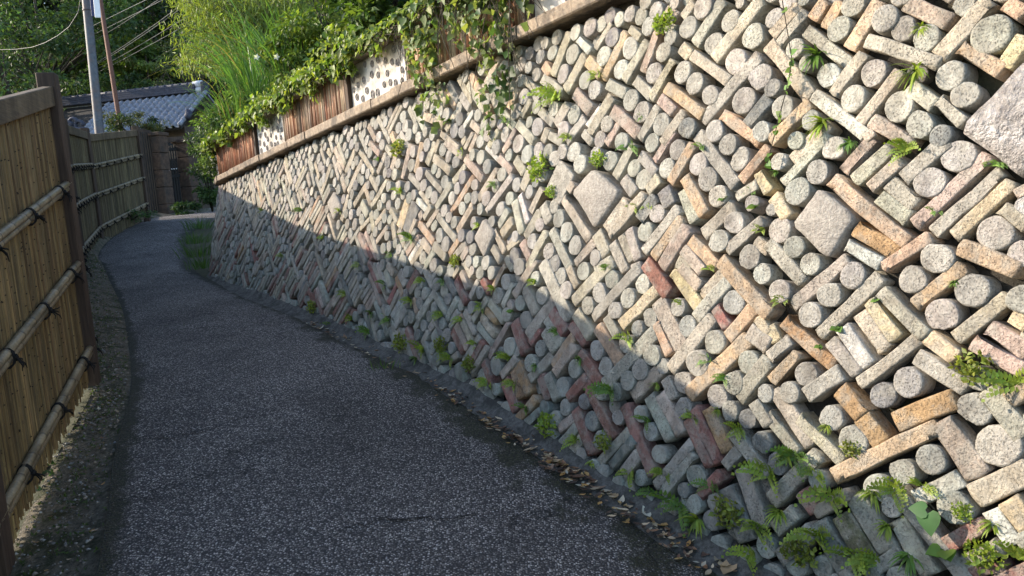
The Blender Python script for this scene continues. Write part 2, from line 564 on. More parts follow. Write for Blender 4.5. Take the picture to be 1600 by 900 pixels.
# ------------------------------------------------------------------ the wall of old kiln pieces
CYL="2447,718,71 2338,2041,66 1232,816,64 -330,584,63 1378,1967,62 -196,719,61 1427,761,61 2371,820,61 990,631,60 257,1406,60 1496,855,60 -2580,1814,60 -244,1939,60 -1024,1325,60 -147,1867,60 2333,486,60 -428,2250,60 1312,919,59 2392,1396,59 175,1972,59 1971,626,59 214,2386,59 -2339,2074,58 1191,2247,58 1455,2053,58 2339,1207,58 -2767,1855,58 1326,2140,58 1671,1563,58 660,2332,58 278,1843,58 1463,1294,57 2221,1312,57 692,2066,57 643,720,57 138,2292,57 2252,1118,57 463,2330,57 2263,1653,57 340,1333,57 1408,2233,57 90,1043,56 2051,1847,56 315,560,56 1398,1100,56 1214,1639,56 570,793,56 -53,893,56 776,1995,56 910,1920,56 -72,2021,56 2153,874,56 -1126,1386,56 1121,2424,56 1280,2327,56 1600,1408,55 404,673,55 1349,685,55 2178,1570,55 837,2177,55 256,2051,55 14,649,55 -3283,1918,55 1153,1711,55 -511,1214,55 -224,2217,55 957,817,55 1019,2149,55 1265,313,54 1153,718,54 -150,1200,54 -1175,1178,54 339,1773,54 571,1772,54 601,2237,54 1375,1718,54 179,1482,54 887,738,54 563,1091,54 819,1662,54 -2718,1927,54 -1464,1838,54 -1009,2104,54 1099,2084,54 1780,97,54 -1372,2040,53 -360,1015,53 1876,1901,53 849,1408,53 1278,1561,53 1766,1077,53 1039,2352,53 324,2227,53 346,2506,53 1299,1364,53 -298,2141,53 1570,1910,53 -288,1104,53 569,424,53 -1606,1912,53 530,2412,53 1923,1239,52 299,1088,52 2117,216,52 -1220,2268,52 1154,974,52 1877,695,52 1950,1984,52 1198,2015,52 -2007,1965,52 1076,1882,52 -512,2335,52 -216,1264,52 178,1232,52 408,2162,52 1836,1162,52 2221,1927,52 1373,1440,52 1977,2176,52 1620,1162,52 -650,1891,52 2251,626,52 642,340,52 2070,479,52 1239,1850,52 773,1076,52 -1220,1655,51 2143,1232,51 1022,1788,51 420,1197,51 -3136,1948,51 -1154,1988,51 1664,472,51 -567,1825,51 -400,2012,51 -1425,2342,51 812,672,51 -560,1624,51 893,2266,51 1700,762,51 1479,1820,51 858,1152,51 2129,1776,51 477,1018,51 645,1165,51 -1069,1936,50 -484,1941,50 -2232,1994,50 -2626,1737,50 114,1817,50 2472,1328,50 -952,2178,50 1764,2007,50 -1307,1695,50 690,1006,50 121,1298,50 1763,845,50 101,744,50 -2928,1794,50 -2517,1871,50 -995,1641,50 966,1706,50 1800,2177,50 -1010,1008,50 -392,1764,49 -391,1551,49 1813,1719,49 1315,1782,49 -2442,1939,49 650,1863,49 -1575,2011,49 2045,2127,49 1849,2257,49 -1384,972,49 1749,1634,49 235,1163,49 -1332,1225,49 -43,1351,49 -855,1774,49 856,1838,49 -1127,2229,49 -1095,1759,49 2070,815,49 -126,987,48 -1080,1560,48 43,1869,48 -440,1154,48 743,1723,48 -1761,1193,48 779,2414,48 2159,563,48 1675,1341,48 2129,2075,48 724,602,48 -3225,2060,48 -2586,2022,48 1588,538,48 925,1492,48 -1855,1859,48 -969,1889,48 -1388,1750,48 920,993,48 773,849,47 -471,1697,47 2271,1857,47 -2139,1825,47 -592,2030,47 -937,1473,47 -1137,880,47 -1332,2299,47 1750,1276,47 2,2170,47 -240,1692,47 480,1892,47 33,2430,47 -2083,1627,47 -1248,1865,47 53,2515,47 -847,1568,47 -3037,1864,47 1531,1229,46 -2027,1682,46 534,1965,46 4,1139,46 68,2107,46 980,454,46 514,1272,46 -1205,1457,46 -1629,1752,46 -556,1023,46 -1940,1769,46 1361,146,46 -1980,1284,46 -485,1477,46 1043,362,46 -1920,1386,45 -2228,1713,45 -1520,1688,45 -1871,1302,45 -1448,1963,45 724,2477,45 501,512,44 1509,619,44 -928,1706,44 -306,1614,44 1099,1057,44 -1703,1282,44 -2058,1466,44 -543,2111,44 1886,126,44 2204,1726,44 1498,2290,44 -1978,1522,44 -646,918,44 -213,1379,44 1027,773,43 -114,2332,43 -1192,1826,43 -1807,1938,43 847,932,43 914,528,43 -106,1643,43 -706,1714,43 -724,2172,43 -953,953,43 -694,1470,42 1610,2142,42 -44,1705,42 -2323,1800,42 -627,1557,42 15,1449,42 1705,1842,41 1843,450,41 933,223,40 569,2497,40 -783,1633,40 1522,1996,40 1577,1688,39 1587,740,39 505,236,39 1648,1766,39 933,2327,39 1673,2073,39 1198,233,38 -49,2501,38 2245,2160,38 -455,2084,38 -126,697,38 -107,370,37 2128,426,37 1460,1523,37 -202,2390,37 -151,2058,36 -675,1160,31 938,2488,31 1556,1493,30 1642,2326,26 1330,2391,25"
BAR="107,2407,261,67,60,t 293,2425,145,55,-41,w 455,2432,157,38,45,t 235,2279,228,74,49,t 392,2286,157,68,-41,o 546,2314,267,62,54,o 701,2260,233,64,50,g 802,2286,209,57,65,p 690,2400,105,40,-41,t 917,2444,94,57,-36,p 1026,2436,86,52,44,t 1151,2349,224,69,48,g 1316,2279,321,67,40,t 1024,2246,88,63,-44,t 1183,2142,278,52,-37,t 1040,2016,304,62,-35,o 1300,2024,381,65,40,g 893,2131,212,53,51,t 770,2116,171,61,-40,g 578,2142,162,64,-28,g 316,2114,199,70,-38,p 468,2011,258,73,50,t 426,2020,156,55,46,w 663,1962,260,71,-36,p 935,2009,133,54,-39,p 831,1932,190,59,54,g 983,1893,185,59,47,t 1367,1852,262,54,-36,o 1451,1910,153,66,48,d 383,1911,115,58,-42,g 269,1966,188,62,41,g 152,2060,150,81,48,g 572,1911,133,52,47,p -187,2003,227,62,-39,g 31,2244,231,63,-34,g -179,2287,148,51,-35,t 2,2074,170,56,-36,g 10,1963,86,60,65,t 109,1930,139,47,-29,g -25,2349,95,64,-45,o -139,1724,158,76,60,t -229,1807,144,66,-41,t 168,1684,207,173,56,g 1246,1729,356,64,-47,g 671,1762,204,68,58,g 836,1739,159,50,-40,g 938,1811,187,56,53,p 1055,1718,215,58,55,o 718,1637,121,68,-44,g 883,1632,97,63,42,t 1144,1570,223,66,-54,o 1109,1528,192,78,-59,g 976,1566,100,82,-58,d 855,1517,148,80,50,d 641,1490,203,69,48,t 716,1485,305,60,42,t 334,1480,342,59,-44,t 272,1651,62,52,55,t 67,1516,132,78,-57,g 219,1313,291,65,-49,g -57,1449,204,69,51,g -202,1499,228,67,-63,g -151,1550,200,50,-60,w -31,1588,172,56,52,t -111,1299,142,58,-46,p 6,1296,278,61,54,t 422,1295,187,54,41,t 549,1347,151,80,-50,t 679,1280,185,62,-55,g 737,1329,163,61,-56,g 780,1345,189,71,-61,g 955,1411,290,56,47,g 999,1374,251,61,51,o 1047,1329,242,73,54,p 572,1236,141,55,26,g 807,1228,68,59,22,g 943,1187,227,80,-42,r 1106,1245,102,70,-28,t 1162,1276,164,56,-40,t 1211,1310,208,62,-37,o 1283,1455,209,68,39,g 1427,1578,112,52,26,g 1427,1385,218,60,36,g 1518,1345,87,54,-32,t 1454,1688,186,56,45,o 1504,1611,109,49,-55,y 1556,2268,158,62,42,t 1589,2224,164,49,45,g 1706,2270,88,62,50,o 1766,2240,113,56,59,o 1896,2171,191,60,57,o 1752,2120,262,51,-42,g 2045,2044,308,52,-28,g 2125,2167,190,59,-33,p 2250,2079,218,65,47,t 2310,1969,173,51,-37,o 2405,1974,107,53,58,y 2401,2109,76,47,-41,o 1847,1996,181,56,52,t 1975,1893,222,49,50,t 2129,1876,127,55,-43,g 2229,1807,136,53,-44,g 2026,1762,183,53,-36,p 1819,1852,297,51,-39,w 1588,2060,333,63,-52,t 1609,1844,227,53,38,o 1949,1756,43,39,37,p 1690,1686,258,43,43,g 1910,1686,161,49,49,p 1965,1646,178,57,42,g 2018,1608,148,50,41,p 2157,1648,193,64,43,g 2082,1538,141,59,-40,g 2054,1488,146,60,-38,g 1963,1482,402,57,-39,o 1999,1371,192,63,-29,b 1958,1317,155,50,-26,w 2114,1326,196,46,36,o 2246,1534,319,53,45,p 2299,1494,285,48,46,g 2349,1469,243,50,47,y 2462,1529,51,41,34,p 2444,1444,102,47,-38,t 2377,1313,203,60,-24,o 1592,1505,124,61,-49,y 1786,1203,302,55,41,g 1633,1280,236,61,-43,g 1913,1122,330,55,46,g 2116,1115,229,51,-41,g 2049,1086,173,59,-51,y 2012,1039,170,60,-49,t 1953,977,174,63,-51,w 1912,933,169,54,-43,g 2078,937,281,50,45,g 1757,969,277,60,-33,b 1635,930,125,53,45,g 1667,856,168,53,51,o 1836,819,182,66,41,g 1601,987,80,59,-57,y 2228,1214,213,54,45,o 2369,1120,213,49,46,t 2252,1010,121,60,-32,y 2256,926,193,61,-27,g 2450,1059,140,60,-29,p 2428,1002,175,56,-26,p 2479,1120,59,49,-31,y 198,1082,405,94,-51,g 499,1142,400,87,40,t 315,1184,204,66,-52,t 675,1094,457,72,42,g 842,1034,302,67,41,y 1445,1172,355,74,-40,o 1129,1144,243,67,-41,y 1142,1203,174,73,-36,t 1283,1103,252,67,48,g 1277,1173,166,55,43,t 1049,971,285,92,-51,t 1015,904,175,58,-58,o 1184,897,354,69,50,g 1336,1033,119,61,-50,r 1438,1015,189,67,51,o 1534,961,123,79,-30,g 1549,1015,94,59,-45,y 1334,809,425,74,46,o 1521,785,236,77,53,g 802,774,457,75,43,g 924,678,244,72,45,p 75,914,320,79,48,g -27,1012,205,79,-47,g 242,912,177,81,-39,r 205,855,205,75,-45,g 169,797,160,69,-45,g 449,918,181,82,-39,t 416,868,177,93,-36,r 654,836,252,79,-44,o 662,930,133,63,-47,g 518,694,228,77,-39,r 294,754,268,67,50,o 319,709,251,72,51,p 106,635,256,66,42,g -105,789,227,88,-54,r 34,809,140,72,47,r -96,1135,329,74,51,t -53,551,213,79,-47,b -105,510,201,94,-60,b 232,551,168,81,-53,g 161,535,163,96,-51,r 434,575,207,61,47,r 536,580,121,69,-46,r 1076,676,115,67,-54,g 8,379,237,60,45,b 74,342,164,61,37,g 624,479,331,74,-44,r 509,361,267,75,-53,r 367,369,146,56,37,p 392,308,185,59,46,g 450,263,154,61,53,g 737,323,288,53,48,g 805,312,225,52,50,d 861,267,166,68,52,g 898,401,374,71,-55,r 1029,535,236,78,-51,g 1093,562,224,70,-50,p 1105,634,145,70,-32,g 1126,332,338,52,52,g 1161,296,284,51,54,g 1263,466,234,55,-54,r 1301,507,271,65,-51,r 1361,543,212,69,-53,b 1337,294,168,56,51,r 1443,437,113,55,52,g 1531,476,238,64,-40,g 1556,299,255,77,-61,g 1489,212,235,92,-58,d 1574,654,120,62,-49,g 1715,668,269,68,-46,g 1673,595,216,64,-39,g 1744,428,308,68,52,g 1840,606,257,59,-36,t 1952,769,130,73,-41,b 2035,683,119,80,-44,b 2084,609,445,60,36,o 2212,783,234,76,32,b 2332,681,208,87,-51,t 2458,826,182,74,-47,g 2461,598,207,83,41,t 2275,534,182,58,38,w 2477,463,118,63,-52,w 2520,520,101,75,-46,y 2365,400,169,54,44,r 2419,355,146,53,43,g 2210,312,206,74,-49,g 2060,348,217,87,-50,g 2006,272,198,91,-48,m 1918,215,210,86,-48,d 1810,358,94,68,-43,r 1711,248,136,63,50,g 1769,173,211,69,53,g 2123,230,143,52,46,g 2441,314,111,37,30,r -3224,2145,140,54,-33,t -2979,2079,331,60,-37,t -2734,2021,240,76,51,t -2606,1883,365,75,47,t -2403,2002,394,56,-33,t -2261,2099,264,54,-27,p -1988,2051,151,51,-34,g -1874,1985,200,75,61,t -1679,1945,276,74,74,t -1502,1957,239,70,71,o -1323,1973,187,74,56,t -1008,1975,287,48,-25,t -1150,1883,284,63,-27,t -1255,1769,308,50,-31,g -1539,1788,233,52,-29,g -1382,1667,193,43,-28,t -1406,1608,197,47,-29,w -732,1828,300,61,-32,p -917,1802,178,56,37,t -1097,1655,250,61,43,g -858,1655,353,57,42,o -802,1495,250,60,45,t -565,1706,276,59,44,t -419,1641,342,54,38,g -1027,1443,322,58,-33,g -1222,1513,210,53,38,t -1309,1553,132,52,46,t -1321,1407,288,60,-30,o -1298,1309,164,64,-34,t -1107,1276,204,63,-28,t -920,1303,152,52,45,o -845,1290,173,59,35,g -1680,1543,232,107,62,y -1556,1509,260,141,58,d -1510,1455,137,56,58,t -1396,1532,63,67,40,t -1839,1541,169,53,-42,t -1822,1425,155,68,-68,t -2116,1714,338,59,38,t -2339,1730,240,57,-46,t -2223,1812,218,54,-39,t -2108,1961,200,59,49,t -2381,1607,182,84,-38,g -2505,1713,238,60,43,t -2215,1503,189,66,-61,t -2055,1529,202,49,37,t -2009,1392,222,46,34,t -2354,1481,202,45,27,t -2780,1624,257,73,60,t -3237,1902,308,75,56,t -353,1492,142,60,47,g -310,1435,143,69,42,t -387,1355,202,58,-48,t -413,1270,150,63,-44,g -540,1286,228,44,41,t -266,1217,115,53,-41,t -376,1824,186,58,-36,p -366,1934,105,45,36,p -528,1904,189,32,-33,w -2842,1847,188,73,-51,t -1308,1305,131,58,-35,t -1095,1271,191,59,-28,t -927,1300,144,46,47,o -830,1311,144,67,30,g -776,1264,108,58,46,t -536,1278,245,50,47,t -419,1250,179,65,-55,t -374,1316,138,55,-46,t -247,1188,210,46,-49,g -117,1286,153,61,-50,p -363,1133,178,45,52,o -92,1154,367,49,53,g -263,1021,178,49,58,g -554,910,231,48,46,g -375,918,204,55,-33,g -429,884,152,45,-26,b -643,1036,148,48,53,g -506,1066,130,52,-41,r -794,1018,214,64,-45,r -934,1055,200,67,-40,d -761,1093,154,48,-45,t -870,1139,103,37,41,t -734,1164,144,42,-42,t -1064,922,262,55,-39,g -895,889,205,60,51,g -1160,1111,132,45,53,g -1482,1055,190,58,48,r -1440,1015,170,52,48,t -1771,934,208,63,49,r -1725,893,196,51,52,t -1676,1202,172,55,59,g -1625,1063,159,80,-40,g -1394,1154,148,49,-32,g -1839,1124,152,55,-34,p -1869,1055,175,66,-48,g -1257,867,279,68,46,g -1406,873,136,56,-51,o -691,858,113,54,-37,g -24,1011,207,55,-45,g -221,966,67,47,-47,p -778,834,64,48,49,o -865,842,123,46,44,g -497,857,92,46,-27,t -1587,895,158,56,-23,d -234,1336,129,43,30,t -398,862,203,59,-33,b -450,815,203,54,-32,t -481,765,218,54,-30,g -338,887,165,59,-27,g -321,743,310,50,51,p -804,683,206,65,-38,r -759,718,223,60,-43,p -701,767,221,59,-43,t -660,813,207,56,-41,g -620,646,258,59,49,g -574,611,273,53,51,r -533,588,254,47,52,t -876,805,134,53,50,g -575,874,136,53,46,g -736,463,170,85,-61,g -505,413,162,71,-43,g -453,478,160,70,-44,g -415,524,185,59,-50,r -166,434,228,90,-46,r -1328,772,199,66,49,g -1230,658,127,58,52,g -1069,658,152,83,-48,g -1143,753,93,61,48,g -839,568,123,49,28,t -611,411,103,46,49,g -1309,2213,337,68,-18,t -1068,2175,182,61,43,t -1075,2044,320,56,-28,t -831,2157,152,42,41,w -740,2096,138,53,-35,t -549,2247,184,67,-52,g -393,2111,231,62,-38,g -173,1995,255,57,-40,g -338,2224,145,58,54,o -350,1973,175,51,51,p -813,2011,135,43,46,t -884,2024,67,48,44,t -525,1999,139,53,48,t -14,1936,128,53,48,t -39,2092,203,44,-32,t -198,2145,123,49,47,t -390,2318,135,43,-42,g -1303,2033,120,54,60,t -1235,2018,99,52,60,t -606,2192,69,47,52,o -198,2292,137,42,-31,t -570,1927,95,36,-29,t -764,1992,132,49,52,t"
STONE=[[(0.295, 1.624), (0.454, 1.745), (0.679, 1.606), (0.504, 1.414)], [(1.769, 1.576), (1.924, 1.454), (1.829, 1.289), (1.658, 1.428)], [(2.256, 1.743), (2.48, 1.979), (2.651, 1.739), (2.474, 1.553)], [(-0.658, 1.37), (-0.561, 1.501), (-0.419, 1.399), (-0.522, 1.236)], [(-3.157, 1.679), (-3.015, 1.789), (-2.816, 1.628), (-2.98, 1.518)]]
PAL = {'g': (.425, .39, .315), 't': (.46, .395, .30), 'o': (.50, .355, .235), 'p': (.46, .355, .285), 'r': (.31, .145, .115), 'b': (.43, .27, .14),
       'y': (.60, .48, .30), 'w': (.60, .57, .51), 'd': (.21, .20, .185), 'm': (.12, .12, .055)}
wall = thing('retaining_wall', 'tall leaning wall of old kiln bars and round clay ends set diagonally beside the path', 'wall', WP(0, wprof(0)[1]))


def vary(c, s=.10):
    k = 1 + rnd.uniform(-s, s) * 1.3
    return tuple(max(.02, v * k * (1 + rnd.uniform(-.04, .04))) for v in c)


def algae(c, u, z):
    """the foot of the wall is damp: a thin green-grey film of algae on the pieces"""
    zb = wprof(u)[1]
    f = max(0, min(1, 1 - (z - zb) / 1.15)) * rnd.uniform(.25, .75)
    a = (.26, .345, .29)
    m = sum(c) / 3
    k = .80 if max(c) < 1.35 * min(c) else .30
    return tuple(v * (1 - f * k) + q * (.55 + m) * f * k for v, q in zip(c, a))


def rings(outline, depth_front, depth_back, bev, dome, f):
    """outline: list of 2-D points; builds rim, bevel and front of one piece"""
    p, e1, e2, e3 = f
    n = len(outline)
    O = np.array(outline)
    ctr = O.mean(0)
    size = np.abs(O - ctr).max(0)
    V = []
    lev = ((0, depth_back, 0), (0, depth_front - bev, 0), (bev * .3, depth_front - bev * .3, 0), (bev, depth_front, 0))
    for ins, h, jit in lev:
        d = O - ctr
        r = np.linalg.norm(d, axis=1, keepdims=True)
        q = ctr + d * np.maximum(.3, 1 - ins / np.maximum(np.minimum(r, size.min()), .012))
        for a in q:
            V.append(p + e1 * a[0] + e2 * a[1] + e3 * h)
    V.append(p + e1 * ctr[0] + e2 * ctr[1] + e3 * (depth_front + dome))
    Fc = []
    for r_ in range(3):
        Fc += [(r_ * n + i, r_ * n + (i + 1) % n, (r_ + 1) * n + (i + 1) % n, (r_ + 1) * n + i) for i in range(n)]
    Fc += [(3 * n + i, 3 * n + (i + 1) % n, 4 * n) for i in range(n)]
    return V, Fc


def bar_shape(u, z, L, W, a, lod):
    p, e1, e2, e3 = wframe(u, z)
    a += RAD(rnd.uniform(-1.5, 1.5)) if lod else RAD(rnd.uniform(-4, 4))
    f1 = e1 * math.cos(a) + e2 * math.sin(a)
    f2 = np.cross(e3, f1)
    til = rnd.uniform(-.03, .03)
    f1 = f1 + e3 * til; f1 /= np.linalg.norm(f1)
    f3 = np.cross(f1, f2); f3 /= np.linalg.norm(f3)
    hl, hw = L / 2, W / 2
    c = min(hl, hw) * rnd.uniform(.12, .32)
    j = .0032 if lod else .002
    J = lambda: rnd.uniform(-j, j)
    bow = rnd.uniform(-.003, .003) * L / .3
    if lod:
        xs = np.linspace(-hl + c, hl - c, max(2, int(L / .06)))
        top = [(x + J(), hw + J() + bow * (1 - (x / hl) ** 2)) for x in xs[::-1]]
        bot = [(x + J(), -hw + J() + bow * (1 - (x / hl) ** 2)) for x in xs]
        ends = lambda s: [(s * (hl - c * .25) + J(), -s * (hw - c * .25) + J()), (s * hl + J(), J()), (s * (hl - c * .25) + J(), s * (hw - c * .25) + J())]
        o = bot + ends(1) + top + ends(-1)
    else:
        o = [(-hl + c, -hw), (hl - c, -hw + J()), (hl, -hw + c), (hl, hw - c), (hl - c, hw + J()), (-hl + c, hw), (-hl, hw - c), (-hl, -hw + c)]
    front = rnd.uniform(-.005, .005)
    return rings(o, front, -.11, min(.008, W * .12), 0, (p, f1, f2, f3))


def cyl_shape(u, z, r, lod):
    p, e1, e2, e3 = wframe(u, z)
    n = 18 if lod else 10
    ph = rnd.uniform(0, 6)
    am = rnd.uniform(.01, .05)
    k2 = rnd.choice([2, 2, 3])
    o = []
    chip = rnd.uniform(0, 6.28) if rnd.random() < .35 else None
    for i in range(n):
        t = 2 * math.pi * i / n
        q = r * (1 + am * math.sin(k2 * t + ph) + rnd.uniform(-.03, .03))
        if chip is not None and math.cos(t - chip) > .85: q *= .87
        o.append((q * math.cos(t), q * math.sin(t)))
    e3b = e3 + e1 * rnd.uniform(-.06, .06) + e2 * rnd.uniform(-.06, .06)
    e3b /= np.linalg.norm(e3b)
    e1b = e1 - e3b * (e1 @ e3b); e1b /= np.linalg.norm(e1b)
    return rings(o, rnd.uniform(-.005, .007), -.13, r * rnd.uniform(.08, .16), rnd.uniform(-.002, .003), (p, e1b, np.cross(e3b, e1b), e3b))


def cyl_col(u, z):
    c = vary((.395, .372, .322), .16)
    if rnd.random() < .10: c = vary((.46, .42, .36), .1)
    if rnd.random() < .08: c = vary((.22, .21, .20), .1)
    return algae(c, u, z)


# occupancy raster, 1 cm
RES = .01
REC = [0]      # fillers of the last passes sit deeper in the joints
RU0, RZ0 = -7.8, -.5
NU, NZ = int((4.9 - RU0) / RES), int((2.85 - RZ0) / RES)
UU = RU0 + (np.arange(NU) + .5) * RES
ZZ = RZ0 + (np.arange(NZ) + .5) * RES
zb_, zt_ = np.interp(UU, BU, BZ), 2.565 + .0705 * UU
occ = ~((ZZ[None, :] > zb_[:, None] + .0) & (ZZ[None, :] < zt_[:, None] - .005))


def mask_rect(u, z, L, W, a, shrink=0.0):
    R_w = math.hypot(L, W) / 2 + RES
    i0, i1 = max(0, int((u - R_w - RU0) / RES)), min(NU, int((u + R_w - RU0) / RES) + 1)
    k0, k1 = max(0, int((z - R_w - RZ0) / RES)), min(NZ, int((z + R_w - RZ0) / RES) + 1)
    if i1 <= i0 or k1 <= k0: return None
    du = UU[i0:i1, None] - u; dz = ZZ[None, k0:k1] - z
    ca, sa = math.cos(a), math.sin(a)
    return (slice(i0, i1), slice(k0, k1)), (np.abs(du * ca + dz * sa) < L / 2 - shrink) & (np.abs(-du * sa + dz * ca) < W / 2 - shrink)


def mask_disc(u, z, r):
    i0, i1 = max(0, int((u - r - RU0) / RES)), min(NU, int((u + r - RU0) / RES) + 2)
    k0, k1 = max(0, int((z - r - RZ0) / RES)), min(NZ, int((z + r - RZ0) / RES) + 2)
    if i1 <= i0 or k1 <= k0: return None
    return (slice(i0, i1), slice(k0, k1)), (UU[i0:i1, None] - u) ** 2 + (ZZ[None, k0:k1] - z) ** 2 < r * r


pieces = []   # (kind, data, colour, surveyed)
for si, q in enumerate(STONE):
    c = np.mean(q, axis=0)
    for t in np.linspace(.1, 1, 8):
        pts = [c + (np.array(p) - c) * t for p in q]
        for a, b in zip(pts, pts[1:] + pts[:1]):
            for s in np.linspace(0, 1, 60):
                pu, pz = a + (b - a) * s
                i, k = int((pu - RU0) / RES), int((pz - RZ0) / RES)
                if 1 <= i < NU - 1 and 1 <= k < NZ - 1: occ[i - 1:i + 2, k - 1:k + 2] = True
for q in BAR.split():
    *v, c = q.split(',')
    u, z, L, W, a = [float(x) for x in v]
    u, z, L, W, a = u / 1000, z / 1000, L / 1000, W / 1000 - .001, RAD(a)
    m = mask_rect(u, z, L, W, a, .006)
    if m is None: continue
    ov = (occ[m[0]] & m[1]).sum() / max(1, m[1].sum())
    if ov > .45: continue
    if ov > .08: W *= .86; L *= .94
    occ[m[0]] |= m[1]
    pieces.append(('bar', (u, z, L, W, a), algae(vary(PAL[c]), u, z), 1))
for q in CYL.split():
    u, z, r = [float(x) / 1000 for x in q.split(',')]
    r *= .985
    m = mask_disc(u, z, r * .92)
    if m is None: continue
    ov = (occ[m[0]] & m[1]).sum() / max(1, m[1].sum())
    if ov > .4: continue
    if ov > .08: r *= .9
    occ[m[0]] |= m[1]
    pieces.append(('cyl', (u, z, r), cyl_col(u, z), 1))

A45, A135 = RAD(43), RAD(135)
S2 = math.sqrt(.5)


def try_bar(u, z, L, W, a, tol=.05):
    m = mask_rect(u, z, L - .006, W - .006, a)
    if m is None: return False
    n = m[1].sum()
    if n < L * W / RES / RES * .82 or (occ[m[0]] & m[1]).sum() > n * tol: return False
    occ[m[0]] |= m[1]
    k = rnd.random()
    low = z < wprof(u)[1] + .9
    cc = PAL['g'] if k < .46 else PAL['t'] if k < .66 else PAL['o' if not low else 'r'] if k < .74 else PAL['p'] if k < .84 else PAL['d'] if k < .88 else PAL['w'] if k < .90 else PAL['r'] if (low and k < .96) else PAL['b'] if low and k < .98 else PAL['t']
    pieces.append(('bar', (u, z, L, W, a), algae(vary(cc, .14), u, z), REC[0]))
    return True


def try_cyl(u, z, r, tol=.04):
    m = mask_disc(u, z, r - .004)
    if m is None: return False
    n = m[1].sum()
    if n < 3.14 * r * r / RES / RES * .75 or (occ[m[0]] & m[1]).sum() > n * tol: return False
    occ[m[0]] |= m[1]
    pieces.append(('cyl', (u, z, r), cyl_col(u, z), REC[0]))
    return True


def far_bias(u, z):
    """lower far wall: mostly slim slabs, all leaning one way"""
    b, zb, zt = wprof(u)
    h = (z - zb) / (zt - zb)
    return max(0, min(1, (-1.6 - u) / 1.2)) * max(0, min(1, (.62 - h) / .15))


def try_block(p, q, fb, low):
    """an ordered group: parallel bars of one length, or a row of round ends between two bars"""
    al = rnd.random() < (.62 + .28 * fb)
    L = rnd.uniform(.19, .32)
    W = rnd.uniform(.044, .056) - .010 * fb
    g = .004
    if rnd.random() < (.62 if low else .30) + .3 * fb:
        lay = ['b'] * rnd.choice([2, 3, 3, 4, 5])
    else:
        lay = rnd.choice([['b', 'c', 'b'], ['c', 'b'], ['b', 'c'], ['b', 'c', 'c'], ['c', 'c'], ['b', 'b', 'c']])
    nc = max(2, round(L / .094))
    r = L / nc / 2
    D = sum(W + g if k == 'b' else 2 * r + g for k in lay)
    hp, hq = (L / 2, D / 2) if al else (D / 2, L / 2)
    cu, cz = (p + hp - q - hq) * S2, (p + hp + q + hq) * S2
    m = mask_rect(cu, cz, L - .012, D - .012, RAD(45))
    m = mask_rect(cu, cz, (L if al else D) - .012, (D if al else L) - .012, RAD(45))
    if m is None: return False
    n = m[1].sum()
    if n < L * D / RES / RES * .7 or (occ[m[0]] & m[1]).sum() > n * .02: return False
    o = 0
    for k in lay:
        t = W if k == 'b' else 2 * r
        off = o + t / 2
        o += t + g
        if k == 'b':
            pp, qq = (p + hp, q + off) if al else (p + off, q + hq)
            try_bar((pp - qq) * S2, (pp + qq) * S2, L * rnd.uniform(.9, 1.0), W, A45 if al else A135, .3)
        else:
            for i in range(nc):
                a = r * (2 * i + 1)
                pp, qq = (p + a, q + off) if al else (p + off, q + a)
                try_cyl((pp - qq) * S2, (pp + qq) * S2, r * rnd.uniform(.9, .98), .3)
    return True


stp = .052
P0, P1 = (RU0 + RZ0) * S2 - .2, (4.9 + 2.85) * S2 + .2
Q0, Q1 = (-4.9 + RZ0) * S2 - .2, (-RU0 + 2.85) * S2 + .2
for q in np.arange(Q0, Q1, stp):
    for p in np.arange(P0, P1, stp):
        u, z = (p - q) * S2, (p + q) * S2
        i, k = int((u - RU0) / RES), int((z - RZ0) / RES)
        if not (0 <= i < NU and 0 <= k < NZ) or occ[i, k]: continue
        fb = far_bias(u, z)
        if rnd.random() < .8 and try_block(p, q, fb, z < wprof(u)[1] + 1.0): continue
        for tr in range(7):
            x = rnd.random()
            al = rnd.random() < (.70 + .24 * fb)
            if x < .34 + .2 * fb:
                L, W = rnd.uniform(.24, .42), rnd.uniform(.044, .056) - .010 * fb
            elif x < .5 + .2 * fb:
                L, W = rnd.uniform(.15, .25), rnd.uniform(.048, .064) - .010 * fb
            else:
                r = rnd.uniform(.041, .051)
                if try_cyl(u + 0, z + .0 + r * 1.41 - .02, r): break
                continue
            hp, hq = (L / 2, W / 2) if al else (W / 2, L / 2)
            cu, cz = (p + hp - q - hq) * S2, (p + hp + q + hq) * S2
            if try_bar(cu, cz, L, W, A45 if al else A135): break
# close the gaps with ever smaller pieces
for L, W, r in ((.20, .055, .047), (.13, .06, .042), (.09, .045, .034)):
    fr = np.argwhere(~occ)
    REC[0] = 0 if L > .15 else -1
    rs.shuffle(fr)
    for i, k in fr[:26000]:
        if occ[i, k]: continue
        u, z = UU[i], ZZ[k]
        if L < .1 and u > -1.6: continue
        if rnd.random() < .5 and try_cyl(u, z, r, .05): continue
        try_bar(u, z, L, W, A45 if rnd.random() < .6 + .35 * far_bias(u, z) else A135, .05)

# the largest in the picture are parts of their own, the rest one joined part each
def shown(pc):
    u, z = pc[1][0], pc[1][1]
    v = WP(u, z) - CAMP
    d = v @ fwd
    if d < .3: return 0
    x, y = 800 + FPX * (v @ crt) / d, 450 - FPX * (v @ cup) / d
    if not (-20 < x < 1620 and -20 < y < 920): return 0
    s = pc[1][2] if pc[0] == 'cyl' else .5 * math.sqrt(pc[1][2] * pc[1][3])
    return s / d + max(0, pc[3]) * .02


